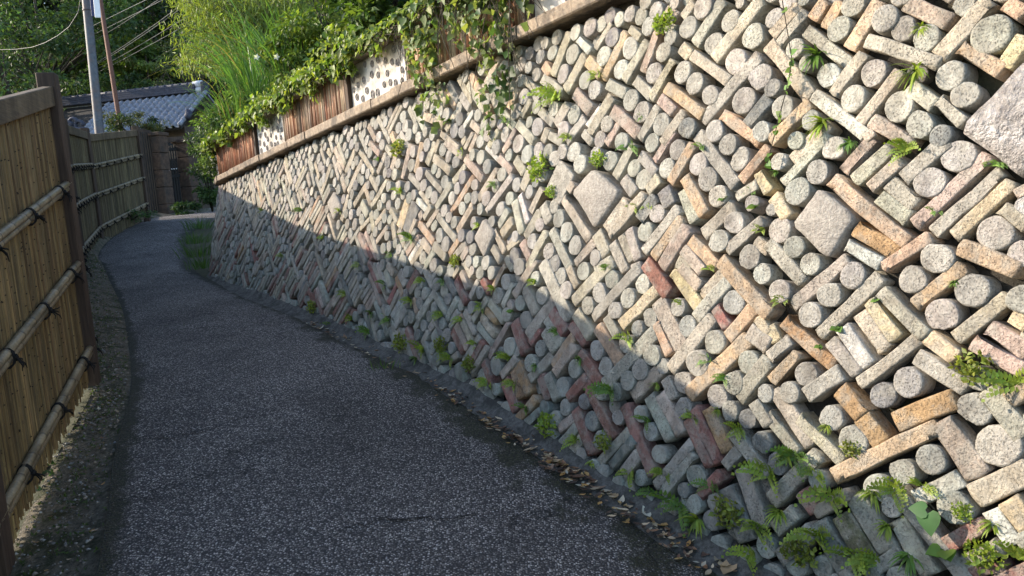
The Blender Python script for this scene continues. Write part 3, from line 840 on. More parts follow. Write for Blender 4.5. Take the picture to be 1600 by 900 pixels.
for kind, nm in (('bar', 'clay_bar'), ('cyl', 'clay_cylinder')):
    ps = sorted([p for p in pieces if p[0] == kind], key=shown, reverse=True)
    G = Geo()
    for n, (kd, dat, c, sv) in enumerate(ps):
        lod = n < 298
        V, Fc = bar_shape(*dat, lod) if kd == 'bar' else cyl_shape(*dat, lod)
        if sv < 0:
            V = np.array(V) - wframe(dat[0], dat[1])[3] * rnd.uniform(.028, .05)
        if lod:
            pp = WP(dat[0], dat[1])
            obj(nm, V, Fc, MAT['clay'], wall, np.tile(c, (len(V), 1)), [len(f) > 3 for f in Fc], origin=pp)
        else:
            G.add(V, Fc, c)
    tag(G.build('far_' + nm + 's', MAT['clay'], wall, [len(f) > 3 for f in G.f]), kind='stuff')
print('pieces', len(pieces), [sum(1 for p in pieces if p[0] == k) for k in ('bar', 'cyl')])

# squared and boulder stones
for si, q in enumerate(STONE):
    c = np.mean(q, axis=0)
    p, e1, e2, e3 = wframe(*c)
    o = []
    for a, b in zip(q, q[1:] + q[:1]):
        a, b = np.array(a) - c, np.array(b) - c
        for s in np.linspace(0.08, .92, 6):
            v = a + (b - a) * s
            o.append((v[0] * (1 + rnd.uniform(-.03, .03)), v[1] * (1 + rnd.uniform(-.03, .03))))
    o = o[::-1] if sum(o[i][0] * o[(i + 1) % len(o)][1] - o[(i + 1) % len(o)][0] * o[i][1] for i in range(len(o))) < 0 else o
    big = si == 2
    V, Fc = rings(o, .04 if big else .015, -.15, .05 if big else .018, .035 if big else .004, (p, e1, e2, e3))
    obj('boulder' if big else 'stone_block', V, Fc, MAT['boulder'] if big else MAT['rough'], wall, None, True, origin=p)

# backing: the packed earth core seen in the joints
V = []
us = np.linspace(U_FAR - .05, U_NEAR, 80)
for u in us:
    b, zb, zt = wprof(u)
    for k in range(9):
        z = zb - .25 + (zt - zb + .25) * k / 8
        V.append(WP(u, z, -.09))
    for k in range(2):
        V.append(WP(u, (zt, zb - .25)[k], -.9))
m_ = 11
Fc = [(i * m_ + k, (i + 1) * m_ + k, (i + 1) * m_ + (k + 1) % m_, i * m_ + (k + 1) % m_) for i in range(len(us) - 1) for k in range(m_)]
Fc += [tuple(range(m_)), tuple(range((len(us) - 1) * m_, len(us) * m_))[::-1]]
obj('earth_core', V, Fc, MAT['backing'], wall)

# mortar haunch between wall foot and road
V = []
us = np.linspace(U_FAR, U_NEAR, 200)
for u in us:
    b, zb, zt = wprof(u)
    wv = .5 + .5 * math.sin(u * 2.3) * math.sin(u * 5.1 + 1)
    for ou, dz in ((-.06, .07 + .03 * wv), (.0, .05 + .03 * wv), (.04, .03), (.10 + .03 * wv, .014), (.17, -.03)):
        p = WP(u, zb, ou)
        V.append((p[0], p[1], zb + dz + rnd.uniform(-.006, .006)))
Fc = np.array([(i * 5 + k, i * 5 + k + 1, (i + 1) * 5 + k + 1, (i + 1) * 5 + k) for i in range(len(us) - 1) for k in range(4)])
tag(obj('gutter_edge', V, Fc, MAT['haunch'], None, None, True), kind='structure')


# ------------------------------------------------------------------ parapet on the wall: ledge, rod and plaster panels, coping
parapet = thing('parapet', 'low parapet of upright clay rods and white disc panels on top of the leaning wall', 'parapet', WP(-3, wprof(-3)[2] + .002))


def along(u0_, u1_, z0, z1, o0, o1, name, mat, parent, bev=.008, cc=None):
    """a block that follows the wall top between u0 and u1; heights above the ledge line"""
    G = Geo()
    ua, ub = u0_, u1_
    V = []
    for u in (ua, ub):
        zt = wprof(u)[2]
        for o, z in ((o0, z0), (o1 - bev, z0), (o1, z0 + bev), (o1, z1 - bev), (o1 - bev, z1), (o0, z1)):
            V.append(WP(u, zt, o) + np.array([0, 0, z]))
    n = 6
    G.add(V, [tuple(range(n)), tuple(range(n, 2 * n))[::-1]] + [(k, n + k, n + (k + 1) % n, (k + 1) % n) for k in range(n)], cc)
    return G.build(name, mat, parent)


u = U_FAR - .05
while u < U_NEAR:
    l = rnd.uniform(.32, .62)
    along(u, min(u + l - .008, U_NEAR), .002 + rnd.uniform(0, .004), .078 + rnd.uniform(-.006, .008), -.20, .085 + rnd.uniform(-.012, .012), 'ledge_stone', MAT['ledge'], parapet)
    u += l
u = U_FAR - .05
while u < U_NEAR:
    l = rnd.uniform(.35, .7)
    along(u, min(u + l - .01, U_NEAR), .452 + rnd.uniform(-.004, .004), .525 + rnd.uniform(-.01, .012), -.22, .10 + rnd.uniform(-.015, .015), 'coping_stone', MAT['coping'], parapet)
    u += l
along(U_FAR - .04, U_NEAR, .07, .455, -.15, -.045, 'parapet_core', MAT['backing'], parapet)
RODC = [(.46, .28, .18), (.52, .37, .25), (.56, .43, .31), (.38, .20, .125), (.60, .49, .37)]


def rod_panel(ua, ub, tint):
    u = ua + .015
    while u < ub - .01:
        r = rnd.uniform(.0115, .0165)
        z = wprof(u)[2]
        b = WP(u, z, -.012 + rnd.uniform(-.006, .008)) + np.array([0, 0, .092 + rnd.uniform(0, .03)])
        t = WP(u + rnd.uniform(-.006, .006), z, -.012 + rnd.uniform(-.006, .008)) + np.array([0, 0, .455])
        c = vary(tuple(x * y for x, y in zip(rnd.choice(RODC), tint)), .2)
        G = Geo().tube([b, (b + t) / 2 + np.array([rnd.uniform(-.003, .003), 0, 0]), t], [r, r * 1.04, r], 8, c)
        G.build('clay_rod', MAT['rod'], parapet, True)
        u += r * 2 + .0015


def disc_panel(ua, ub, n, rr=.034):
    pn = along(ua, ub, .076, .456, -.10, -.006, 'plaster_panel', MAT['plaster'], parapet)
    done = []
    tries = 0
    while len(done) < n and tries < 900:
        tries += 1
        u = rnd.uniform(ua + .045, ub - .045); h = rnd.uniform(.125, .41)
        if any(math.hypot(u - a, h - b) < .082 for a, b in done): continue
        done.append((u, h))
        zt = wprof(u)[2]
        p = WP(u, zt, -.006) + np.array([0, 0, h])
        e1 = np.array([WT[0], WT[1], 0]); e3 = np.array([WN[0], WN[1], 0])
        r = rr * rnd.uniform(.8, 1.12)
        V, Fc = [], []
        m = 12
        for q, d in ((1, -.004), (1, .005), (.80, .008), (.72, .001), (.42, .001), (.36, .007), (.12, .007)):
            V += [p + e1 * r * q * math.cos(t) * .92 + Z3 * r * q * math.sin(t) + e3 * d for t in np.arange(m) * 2 * math.pi / m]
        for k in range(6):
            Fc += [(k * m + i, k * m + (i + 1) % m, (k + 1) * m + (i + 1) % m, (k + 1) * m + i) for i in range(m)]
        Fc.append(tuple(range(6 * m, 7 * m)))
        obj('clay_disc', V, Fc, MAT['disc'], pn)


def end_board(u):
    along(u - .028, u + .028, .08, .456, -.03, .028, 'panel_post', MAT['post'], parapet)


disc_panel(-7.72, -6.92, 26)
rod_panel(-6.90, -5.33, (1.05, .72, .60)); end_board(-5.29)
disc_panel(-5.25, -4.42, 34)
rod_panel(-4.40, -2.80, (1, .92, .88)); end_board(-2.74)
disc_panel(-2.70, -1.73, 26)
rod_panel(-1.70, -.20, (1.05, 1.0, .95)); end_board(-.17)
disc_panel(-.14, 1.4, 34)
rod_panel(1.42, 2.4, (1, .95, .9))
disc_panel(2.42, 3.4, 20)

# ------------------------------------------------------------------ bamboo fences on the left
def bez(a, b, t): return a * (1 - t) + b * t


def bamboo_rail(a, b, r, parent, name='bamboo_rail', node_len=.24, c=(.34, .27, .17)):
    a, b = np.asarray(a), np.asarray(b)
    L = np.linalg.norm(b - a)
    G = Geo()
    ts, rad = [0], [r]
    x = rnd.uniform(.08, node_len)
    pts, cs = [a], []
    while x < L - .05:
        for dx, k in ((-.012, 1.0), (-.004, 1.13), (.003, 1.13), (.008, .97)):
            pts.append(a + (b - a) * (x + dx) / L); rad.append(r * k)
        x += node_len * rnd.uniform(.85, 1.15)
    pts.append(b); rad.append(r)
    n = 10
    G.tube(pts, rad, n)
    C = []
    for i in range(len(pts)):
        k = .45 if rad[i] > r * 1.05 else 1.0
        C += [tuple(v * k for v in c)] * n
    G.c = C
    return G.build(name, MAT['bamboo'], parent, True)


def rope_tie(p, d, up, parent, s=1.0):
    """black cord wound round the rail pair with a knot and loose ends"""
    G = Geo()
    d = np.asarray(d) / np.linalg.norm(d)
    out = np.cross(up, d); out /= np.linalg.norm(out)
    if out[0] < 0: out = -out
    for off in (-.012, 0.0, .012):
        ring = [p + d * (off + .004 * math.sin(t)) * s + out * .042 * s * math.cos(t) + np.asarray(up) * .058 * s * math.sin(t) for t in np.linspace(0, 2 * math.pi, 11)]
        G.tube(ring, .0065 * s, 5, None, False)
    k = p + out * .05 * s
    G.tube([k - d * .018 * s, k + np.asarray(up) * .016 * s, k + d * .02 * s, k - np.asarray(up) * .016 * s], [.01 * s] * 4, 6)
    for j in range(4):
        q = out * rnd.uniform(.02, .05) + np.asarray(up) * rnd.uniform(-.09, .01) + d * rnd.uniform(-.05, .07)
        G.tube([k, k + q * .6 * s + out * .012 * s, k + q * s], [.0055 * s, .005 * s, .003 * s], 4)
    return G.build('rope_tie', MAT['rope'], parent, True)


def fence_bay(fence, A, B, hA, hB, rails, canes, cw, post_at_B=None, post_h=0, tie_step=.42, rail_r=.0225, beam=True, indiv=True, tint=(1, 1, 1), gap=.035, side=None, tie_s=.78):
    """A, B foot points; hA, hB heights of the top; rails: heights (fraction), canes stand behind the rails"""
    A, B = np.asarray(A, float), np.asarray(B, float)
    d = B - A
    dh = np.array([d[0], d[1], 0]); Lh = np.linalg.norm(dh); dh /= Lh
    nrm = np.array([dh[1], -dh[0], 0])          # towards the road
    if nrm[0] < 0: nrm = -nrm
    top = lambda t: hA * (1 - t) + hB * t
    n = int(Lh / cw)
    G = Geo()
    for i in range(n):
        t = (i + .5) / n
        b = bez(A, B, t) + nrm * rnd.uniform(-.004, .004)
        w_ = cw * rnd.uniform(.42, .5)
        z0, z1 = gap + rnd.uniform(-.02, .03), top(t) - .03
        base = rnd.choice([(.25, .185, .105), (.19, .135, .075), (.30, .225, .13), (.16, .11, .065), (.225, .175, .11)])
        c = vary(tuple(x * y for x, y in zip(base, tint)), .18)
        H = Geo() if indiv else G
        m = 4
        V, C_ = [], []
        jx = [rnd.uniform(-.003, .003) for _ in range(m)]
        for k in range(m):
            z = z0 + (z1 - z0) * k / (m - 1)
            for ox, on in ((-w_, 0), (-w_ * .5, .007), (w_ * .5, .007), (w_, 0)):
                V.append(b + dh * (ox + jx[k]) + nrm * (on + rnd.uniform(0, .0015)) + Z3 * z)
        Fc = [(k * 4 + q, k * 4 + q + 1, (k + 1) * 4 + q + 1, (k + 1) * 4 + q) for k in range(m - 1) for q in range(3)]
        H.add(V, Fc, c)
        # twig stubs at the joints
        for _ in range(3 if indiv else 0):
            z = rnd.uniform(z0, z1); q = b + dh * rnd.uniform(-w_, w_) * .6 + Z3 * z + nrm * .007
            H.add([q - dh * .004, q + dh * .004, q + dh * .004 + Z3 * .010 + nrm * .002, q - dh * .004 + Z3 * .010 + nrm * .002, q + nrm * .009 + Z3 * .006],
                  [(0, 1, 4), (1, 2, 4), (2, 3, 4), (3, 0, 4)], (.035, .027, .018))
        if indiv: H.build('bamboo_slat', MAT['cane'], fence)
    if not indiv: tag(G.build('bamboo_slats', MAT['cane'], fence), kind='stuff')
    # backing battens keep the light out
    Gb = Geo()
    Vb = [bez(A, B, t) - nrm * o + Z3 * z for t in (0, 1) for o, z in ((.012, gap + .02), (.02, gap + .02), (.02, top(t) - .04), (.012, top(t) - .04))]
    Gb.add(Vb, [(0, 1, 2, 3), (7, 6, 5, 4), (0, 4, 5, 1), (1, 5, 6, 2), (2, 6, 7, 3), (3, 7, 4, 0)])
    Gb.build('backing_board', MAT['post'], fence)
    if beam:
        a, b = A + Z3 * (hA - .055), B + Z3 * (hB - .055)
        e1 = (b - a) / np.linalg.norm(b - a)
        e3 = np.cross(e1, nrm); e3 /= np.linalg.norm(e3)
        Geo().box((a + b) / 2 + nrm * .012, e1, nrm, e3, np.linalg.norm(b - a) / 2, .030, .062, None, .006).build('top_beam', MAT['beam'], fence)
    for f in rails:
        a, b = A + Z3 * f * hA + nrm * .04, B + Z3 * f * hB + nrm * .04
        bamboo_rail(a - dh * .02, b + dh * .02, rail_r, fence)
        bamboo_rail(a - Z3 * (rail_r * 1.95) - dh * .03, b - Z3 * (rail_r * 1.95) - dh * .04, rail_r * .82, fence, c=(.27, .21, .13))
        k = int(Lh / tie_step)
        for i in range(k):
            t = (i + .62) / k
            rope_tie(bez(a, b, t) - Z3 * rail_r, b - a, Z3, fence, tie_s)


def fence_post(fence, p, h, r=.055, rot=0.0, lean=(0, 0)):
    p = np.asarray(p, float)
    e1 = np.array([math.cos(rot), math.sin(rot), 0]); e2 = np.array([-math.sin(rot), math.cos(rot), 0])
    Geo().box(p + Z3 * (h / 2 - .12), e1, e2, Z3, r, r, h / 2 + .12, None, .007).build('fence_post', MAT['post'], fence)


# near fence: the bays in view and the one beside the viewer, whose shade falls across the path
nA, nB = np.array([-2.97, 5.03, .53]), np.array([-2.36, 3.10, .10])
nC, nD, nE = np.array([-1.80, 1.25, -.16]), np.array([-1.22, -.7, -.38]), np.array([-.6, -2.7, -.62])
near = thing('bamboo_fence', 'tall near bamboo fence with tied bamboo rails and dark end post beside the path', 'fence', nB)
HN = 2.02
fence_bay(near, nB, nA, 2.0, HN, (.135, .425, .69), 1, .0165, tie_step=.62)
fence_bay(near, nC, nB, 2.02, 2.0, (.135, .425, .69), 1, .0165, tie_step=.62)
fence_bay(near, nD, nC, 2.05, 2.02, (.135, .425, .69), 1, .02, indiv=False, tie_step=.62)
fence_bay(near, nE, nD, 2.1, 2.05, (.135, .425, .69), 1, .02, indiv=False, tie_step=.62)
ra = math.atan2((nA - nB)[1], (nA - nB)[0])
for p, h in ((nA, 2.11), (nB, 2.1), (nC, 2.1), (nD, 2.1), (nE, 2.1)):
    fence_post(near, p + np.array([0.0, 0.02, 0]), h, .056, ra)

# far fence climbing on behind the near one
f0, f1, f2, f3 = np.array([-3.02, 5.12, .55]), np.array([-6.12, 10.6, 1.14]), np.array([-7.30, 13.30, 1.42]), np.array([-7.66, 15.9, 1.86])
far = thing('bamboo_fence', 'grey weathered bamboo fence further up the path with pale tied rails', 'fence', f1)
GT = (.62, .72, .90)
fm = bez(f0, f1, .5) + np.array([-.15, -.05, -.02])
for a, b, ha, hb, cw in ((f0, fm, 1.84, 1.88, .03), (fm, f1, 1.88, 1.92, .03), (f1, f2, 1.92, 1.84, .025), (f2, f3, 1.80, 1.70, .025)):
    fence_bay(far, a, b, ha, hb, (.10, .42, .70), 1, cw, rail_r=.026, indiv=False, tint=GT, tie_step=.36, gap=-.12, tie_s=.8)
for p, h, r in ((fm, 1.9, .05), (f1, 2.0, .055), (f2, 1.92, .06), (f3, 1.78, .06)):
    fence_post(far, p, h, r, RAD(100))


# ------------------------------------------------------------------ bank beyond the wall's far end
k0 = int(NS * 7.6 / (len(STA) - 1))
Bs = Rs[k0:] + np.array([2.2, .9, .25])
V, Fc, C = loft(Rs[k0:] - np.array([.05, 0, .01]), Bs, 10, lambda t, p: .012 + wob(p * 2, .02) * t)
tag(obj('grass_bank', V, Fc, MAT['soil'], None, None, True), kind='structure')

# ------------------------------------------------------------------ leaves and plants
def unit(a): return a / (np.linalg.norm(a, axis=-1, keepdims=True) + 1e-9)


def leaf_arrays(P, D, Nn, Ln, Wd, Cc, fold=.18, droop=.12):
    """one bent four-point leaf each: P base, D direction, Nn face normal"""
    P, D, Nn = np.asarray(P), unit(np.asarray(D)), np.asarray(Nn)
    S = unit(np.cross(D, Nn)); Nn = np.cross(S, D)
    Ln, Wd = np.asarray(Ln)[:, None], np.asarray(Wd)[:, None]
    mid = P + D * Ln * .42
    a = mid + S * Wd * .5 + Nn * Wd * fold
    b = mid - S * Wd * .5 + Nn * Wd * fold
    t = P + D * Ln - Nn * Ln * droop
    n = len(P)
    V = np.stack([P, a, t, b], 1).reshape(-1, 3)
    i = np.arange(n)[:, None] * 4
    Fc = np.concatenate([i + np.array([[0, 1, 2]]), i + np.array([[0, 2, 3]])], 0)
    return V, Fc, np.repeat(np.asarray(Cc), 4, 0)


class Leaves:
    def __init__(s): s.V, s.F, s.C, s.n = [], [], [], 0

    def add(s, V, Fc, C):
        s.V.append(V); s.F.append(Fc + s.n); s.C.append(C); s.n += len(V)

    def geo(s, G):
        """triangles of a Geo made of quads/tris"""
        tri = []
        for f in G.f:
            for k in range(1, len(f) - 1): tri.append((f[0], f[k], f[k + 1]))
        s.add(np.array(G.v), np.array(tri), np.array(G.c))

    def build(s, name, mat, parent=None, origin=None):
        return obj(name, np.concatenate(s.V), np.concatenate(s.F), mat, parent, np.concatenate(s.C), False, origin)


def cvar(c, n, s=.25, warm=.12):
    k = 1 + rs.uniform(-s, s, (n, 1))
    h = rs.uniform(-warm, warm, (n, 1))
    return np.clip(np.asarray(c)[None] * k * np.concatenate([1 + h, np.ones((n, 1)), 1 - h], 1), .004, 1)


def rdir(n, up=0.0):
    v = unit(rs.normal(size=(n, 3)))
    v[:, 2] += up
    return unit(v)


def crown(L, ctr, rad, nclump, nleaf, size, c, c2=None, clump=.30, flat=.55, shell=.35, aspect=.45, droop=.3):
    """foliage clumps spread through a crown; each clump its own tone"""
    ctr, rad = np.asarray(ctr), np.asarray(rad)
    cs = []
    for k in range(nclump):
        d = rdir(1)[0]
        q = ctr + d * rad * (shell + (1 - shell) * rs.rand() ** .5)
        cs.append(q)
        R = rad.mean() * clump * rs.uniform(.55, 1.35)
        n = int(nleaf * rs.uniform(.5, 1.5))
        o = rdir(n) * (rs.rand(n, 1) ** .45)
        o[:, 2] *= flat
        tilt = d * .35
        P = q + o * R + np.array([0, 0, 1]) * (o @ tilt)[:, None] * 0
        base = np.asarray(c if c2 is None or rs.rand() < .6 else c2) * rs.uniform(.65, 1.3)
        D = unit(o + rs.normal(size=(n, 3)) * .6 + np.array([0, 0, -droop]))
        Nn = unit(rs.normal(size=(n, 3)) * .55 + np.array([0, 0, 1.0]) + d * .4)
        ln = size * rs.uniform(.6, 1.3, n)
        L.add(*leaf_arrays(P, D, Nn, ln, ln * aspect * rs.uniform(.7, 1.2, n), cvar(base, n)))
    return cs


def tree(name, label, base, ctr, rad, nclump, nleaf, size, c, c2=None, group=None, trunk=.16, **kw):
    t = thing(name, label, 'tree', base, group)
    L = Leaves()
    cs = crown(L, ctr, rad, nclump, nleaf, size, c, c2, **kw)
    L.build('crown', MAT['leaf'], t)
    G = Geo()
    b, ctr = np.asarray(base), np.asarray(ctr)
    top = ctr + np.array([0, 0, np.asarray(rad)[2] * .35])
    G.tube([b - Z3 * .3, b * .6 + top * .4 + np.array([.15, 0, 0]), b * .25 + top * .75, top], [trunk, trunk * .75, trunk * .5, trunk * .15], 8)
    for q in cs[::2]:
        s_ = b * .45 + top * .55
        G.tube([s_, (s_ + q) / 2 + Z3 * .2, q], [trunk * .35, trunk * .2, trunk * .06], 5)
    G.build('trunk', MAT['bark'], t, True)
    return t


def gnd(p):
    return (p[0], p[1], hill(p[0], p[1]) - .05)


GF = 'trees on the slope behind the tiled roof'
DG, MG, YG, BG = (.040, .072, .030), (.066, .115, .038), (.135, .19, .040), (.066, .098, .058)
TR = [  # pixel, distance, radii, clumps, leaves, leaf size, colours, label
    (60, 45, 30, (4.2, 3.0, 3.4), 60, 150, .24, MG, DG, 'broad feathery green tree at the upper left above the near fence', {}),
    (10, 120, 24, (2.4, 2.0, 2.2), 45, 140, .18, (.060, .105, .038), MG, 'light feathery tree low at the left edge behind the near fence', {}),
    (185, 40, 34, (3.6, 2.6, 3.0), 46, 150, .26, MG, DG, 'mid green tree crossed by wires behind the two poles', {}),
    (255, 20, 38, (4.0, 2.6, 3.6), 46, 150, .27, DG, (.022, .040, .018), 'dark evergreen tree at the top behind the wires', {}),
    (228, 92, 31, (1.7, 1.4, .75), 26, 130, .20, YG, (.085, .135, .03), 'yellow green spreading tree beside the rusty pole', dict(flat=.3)),
    (120, 112, 33, (2.2, 1.6, 1.3), 30, 140, .20, (.075, .125, .032), MG, 'bright leafy tree between the near post and the poles', {}),
    (160, 155, 29, (2.4, 1.5, .95), 30, 150, .16, (.075, .125, .040), (.05, .09, .03), 'fresh green bush showing just above the tiled ridge', {}),
    (294, 108, 27.5, (1.2, 1.0, 1.6), 40, 170, .085, BG, (.04, .06, .034), 'grey green rounded tree beside the ridge end', dict(clump=.26, shell=.55)),
    (235, 140, 36, (4.4, 2.2, 2.0), 40, 150, .25, (.022, .040, .018), DG, 'darkest tree low behind the tiled ridge', {}),
    (330, 60, 34, (4.0, 2.4, 4.0), 40, 150, .26, (.022, .040, .018), DG, 'dark tree behind the bamboo clump', {}),
    (115, 5, 42, (4.5, 2.6, 3.6), 40, 150, .30, DG, MG, 'tall dark tree at the top behind the grey pole', {}),
    (-60, 60, 36, (4.5, 3, 5), 40, 150, .28, MG, DG, 'green tree cut by the left edge of view', {}),
]
for x, y, d, rad, nc, nl, sz, c, c2, lab, kw in TR:
    ctr = at(x, y, d)
    b = np.array(gnd(ctr)); b[2] = min(b[2], ctr[2] - rad[2] - .8)
    tree('leafy_tree', lab, b, ctr, rad, nc, nl, sz, c, c2, GF, **kw)
# the wood on the hillside beyond, one mass
L = Leaves()
for k in range(105):
    x, d = (rs.uniform(-160, 460) if k < 46 else rs.uniform(-500, 1100)), rs.uniform(40, 62)
    y = rs.uniform(-190, 150)
    crown(L, at(x, y, d), (3.6, 2.6, 2.8), 12, 90, .46, DG, (.018, .034, .016), clump=.5)
tag(L.build('hillside_wood', MAT['leaf']), 'dense dark wood covering the hillside behind the house', 'wood', kind='stuff')
# bushes right of the gate, by the corner of the wall
def bush(name, label, ctr, rad, nc, nl, sz, c, c2=None, cat='bush', group=None, floor=None, **kw):
    ctr = np.asarray(ctr)
    t = thing(name, label, cat, (ctr[0], ctr[1], floor if floor is not None else ctr[2] - rad[2]), group)
    L = Leaves()
    cs = crown(L, ctr, rad, nc, nl, sz, c, c2, **kw)
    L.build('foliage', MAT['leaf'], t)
    G = Geo()
    b = np.array(ORG[t.name])
    for q in cs[::3]:
        G.tube([b, (b + q) / 2 + Z3 * .05, q], [.018, .012, .004], 5)
    G.build('stems', MAT['bark'], t, True)
    return t


bush('leafy_bush', 'green leafy bush beside the right gate pillar at the wall corner', at(324, 262, 13.6), (.22, .4, .80), 26, 110, .07, (.060, .105, .032), MG, clump=.34)
bush('leafy_bush', 'small leafy plants at the foot of the far fence', at(203, 338, 14.8), (.45, .35, .09), 16, 40, .06, (.07, .12, .04), MG, clump=.4)
bush('leafy_bush', 'low green plants at the foot of the dark gate', at(288, 328, 17.0), (.34, .3, .20), 14, 70, .08, (.045, .085, .028), clump=.4)
bush('roof_shrub', 'small leaved shrub in front of the tiled roof behind the far fence', at(208, 194, 19.5), (.9, .6, .34), 30, 90, .075, (.04, .065, .026), (.075, .085, .035), clump=.3)


# ------------------------------------------------------------------ vegetation on top of the parapet
def blades(L, base, n, ln, wd, c, spread=.35, lean=(0, 0, 0), arch=.9, nseg=6, rad=.1):
    """arching grass blades"""
    base = np.asarray(base)
    for _ in range(n):
        az = rs.uniform(0, 2 * math.pi)
        h = np.array([math.cos(az), math.sin(az), 0])
        d = unit(np.array([0, 0, 1.0]) + h * rs.uniform(.05, spread) + np.asarray(lean))
        l = ln * rs.uniform(.55, 1.15)
        p = base + h * rs.uniform(0, rad) * np.array([1, 1, 0])
        side = unit(np.cross(d, np.array([0, 0, 1.0]) + rs.normal(size=3) * .3))
        V, cur = [], p.copy()
        bend = arch * rs.uniform(.4, 1.3)
        for k in range(nseg + 1):
            t = k / nseg
            w_ = wd * (1 - t ** 1.6) * (.55 + .45 * min(1, t * 4))
            V += [cur + side * w_ / 2, cur - side * w_ / 2]
            d = unit(d + (h * .6 + np.array([0, 0, -1.0])) * bend * t / nseg * 2)
            cur = cur + d * l / nseg
        Fc = []
        for k in range(nseg):
            a = 2 * k
            Fc += [(a, a + 1, a + 3), (a, a + 3, a + 2)]
        L.add(np.array(V), np.array(Fc), cvar(c, 1, .25).repeat(len(V), 0))


def top_at(u, back=0.0, up=.5):
    zt = wprof(u)[2]
    return WP(u, zt, -back) + np.array([0, 0, up])


# drooping bamboo behind, yellow green
t = thing('bamboo_clump', 'drooping yellow green bamboo clump rising above the parapet at its far end', 'bamboo', top_at(-6.3, 1.6, .4))
L, G = Leaves(), Geo()
cb = at(395, 60, 11.0)
ORIG = np.array(ORG[t.name])
for k in range(190):
    az = rs.uniform(0, 6.28)
    s_ = ORIG + np.array([math.cos(az), math.sin(az), 0]) * rs.uniform(0, .5)
    tip = at(rs.uniform(262, 470), rs.uniform(-50, 105), rs.uniform(10.2, 12.0))
    dome = 66 + ((tip[0] - cb[0]) ** 2) * 0
    mid = (s_ + tip) / 2 + np.array([0, 0, rs.uniform(.5, .9)])
    pts = [s_ * (1 - q) ** 2 + 2 * mid * q * (1 - q) + tip * q * q for q in np.linspace(0, 1, 9)]
    G.tube(pts, [.010 - .0009 * i for i in range(9)], 4, None, False)
    n = 150
    q = rs.uniform(.45, 1.02, n)
    P = (s_[None] * ((1 - q) ** 2)[:, None] + 2 * mid[None] * (q * (1 - q))[:, None] + tip[None] * (q ** 2)[:, None]) + rs.normal(size=(n, 3)) * .09
    D = unit(rs.normal(size=(n, 3)) * .5 + np.array([0, 0, -.75]))
    ln = rs.uniform(.07, .13, n)
    L.add(*leaf_arrays(P, D, unit(rs.normal(size=(n, 3)) + np.array([0, 0, .8])), ln, ln * .17, cvar((.195, .25, .055), n, .3)))
L.build('foliage', MAT['leaf'], t)
G.build('culms', MAT['bark'], t, True)

# tall grass
for k, (px, py, d, n, ln, lab) in enumerate([
        (400, 150, 8.9, 190, 1.25, 'tall arching clump of green grass standing on the parapet end'),
        (450, 118, 8.2, 150, 1.05, 'tall arching grass beside the flowering creeper on the parapet'),
        (372, 195, 9.4, 110, .85, 'shorter arching grass hanging over the far end of the parapet')]):
    b = at(px, py, d)
    t = thing('tall_grass', lab, 'grass', b, 'tall grass on the parapet')
    L = Leaves()
    blades(L, b, n, ln, .015, (.10, .20, .050), .95, (0, 0, 0), 1.7, 8, .34)
    blades(L, b, n // 8, ln * .9, .012, (.26, .22, .10), 1.1, (0, 0, 0), 2.0, 7, .34)
    L.build('grass_blades', MAT['leaf'], t)


def creeper(name, label, u0_, u1_, n, size, c, c2, h0=-.05, h1=.6, out=(0, .22), bulge=.3, aspect=.8, back=.35, strings=20, cat='creeper', wave=.5, hang=.2):
    """a heap of climbing leaves lying over the coping and hanging down its face"""
    t = thing(name, label, cat, top_at((u0_ + u1_) / 2, 0, .53))
    L, G = Leaves(), Geo()
    uu = rs.uniform(u0_, u1_, n)
    P, Nn, D = [], [], []
    for u in uu:
        q = rs.rand()
        hump = bulge * (.45 + .55 * math.sin(u * 4.1 + 1) * math.sin(u * 1.7 + .4)) + bulge * .2
        if q < .62:                      # lying over the top
            b = rs.uniform(-.14, back)
            z = .53 + max(0, hump) * math.sqrt(max(0, 1 - ((b - back * .45) / (back * .75)) ** 2)) * rs.uniform(.45, 1.05)
            p = top_at(u, b, z)
            nn = np.array([WN[0] * .6, WN[1] * .6, 1.0])
        else:                            # hanging over the face
            f = rs.rand() ** 1.4
            drop = hang * (1 + wave * math.sin(u * 9.0) + wave * .7 * math.sin(u * 23 + 2))
            p = top_at(u, -rs.uniform(.09, .19) * (1 - .3 * f), .54 - f * max(.03, drop))
            nn = np.array([WN[0], WN[1], .5])
        P.append(p); Nn.append(nn + rs.normal(size=3) * .5)
        D.append(np.array([0, 0, -.7]) + rs.normal(size=3) * .55 + np.array([WN[0], WN[1], 0]) * .3)
    ln = size * (.4 + 1.1 * rs.rand(n) ** 1.6)
    C = np.where(rs.rand(n, 1) < .65, cvar(c, n, .3), cvar(c2, n, .3))
    L.add(*leaf_arrays(np.array(P), np.array(D), np.array(Nn), ln, ln * aspect, C))
    L.build('foliage', MAT['leaf'], t)
    for k in range(strings):
        u = rs.uniform(u0_, u1_)
        p0 = top_at(u, 0, .54); p1 = top_at(u + rs.uniform(-.3, .3), -.13, .5); p2 = top_at(u + rs.uniform(-.5, .5), -.12, .5 - rs.uniform(.05, .35) * hang / .3)
        G.tube([p0, p1, (p1 + p2) / 2 + np.array([WN[0], WN[1], 0]) * .03, p2], [.005, .004, .003, .002], 4, None, False)
    G.build('vine_stems', MAT['bark'], t, True)
    return t


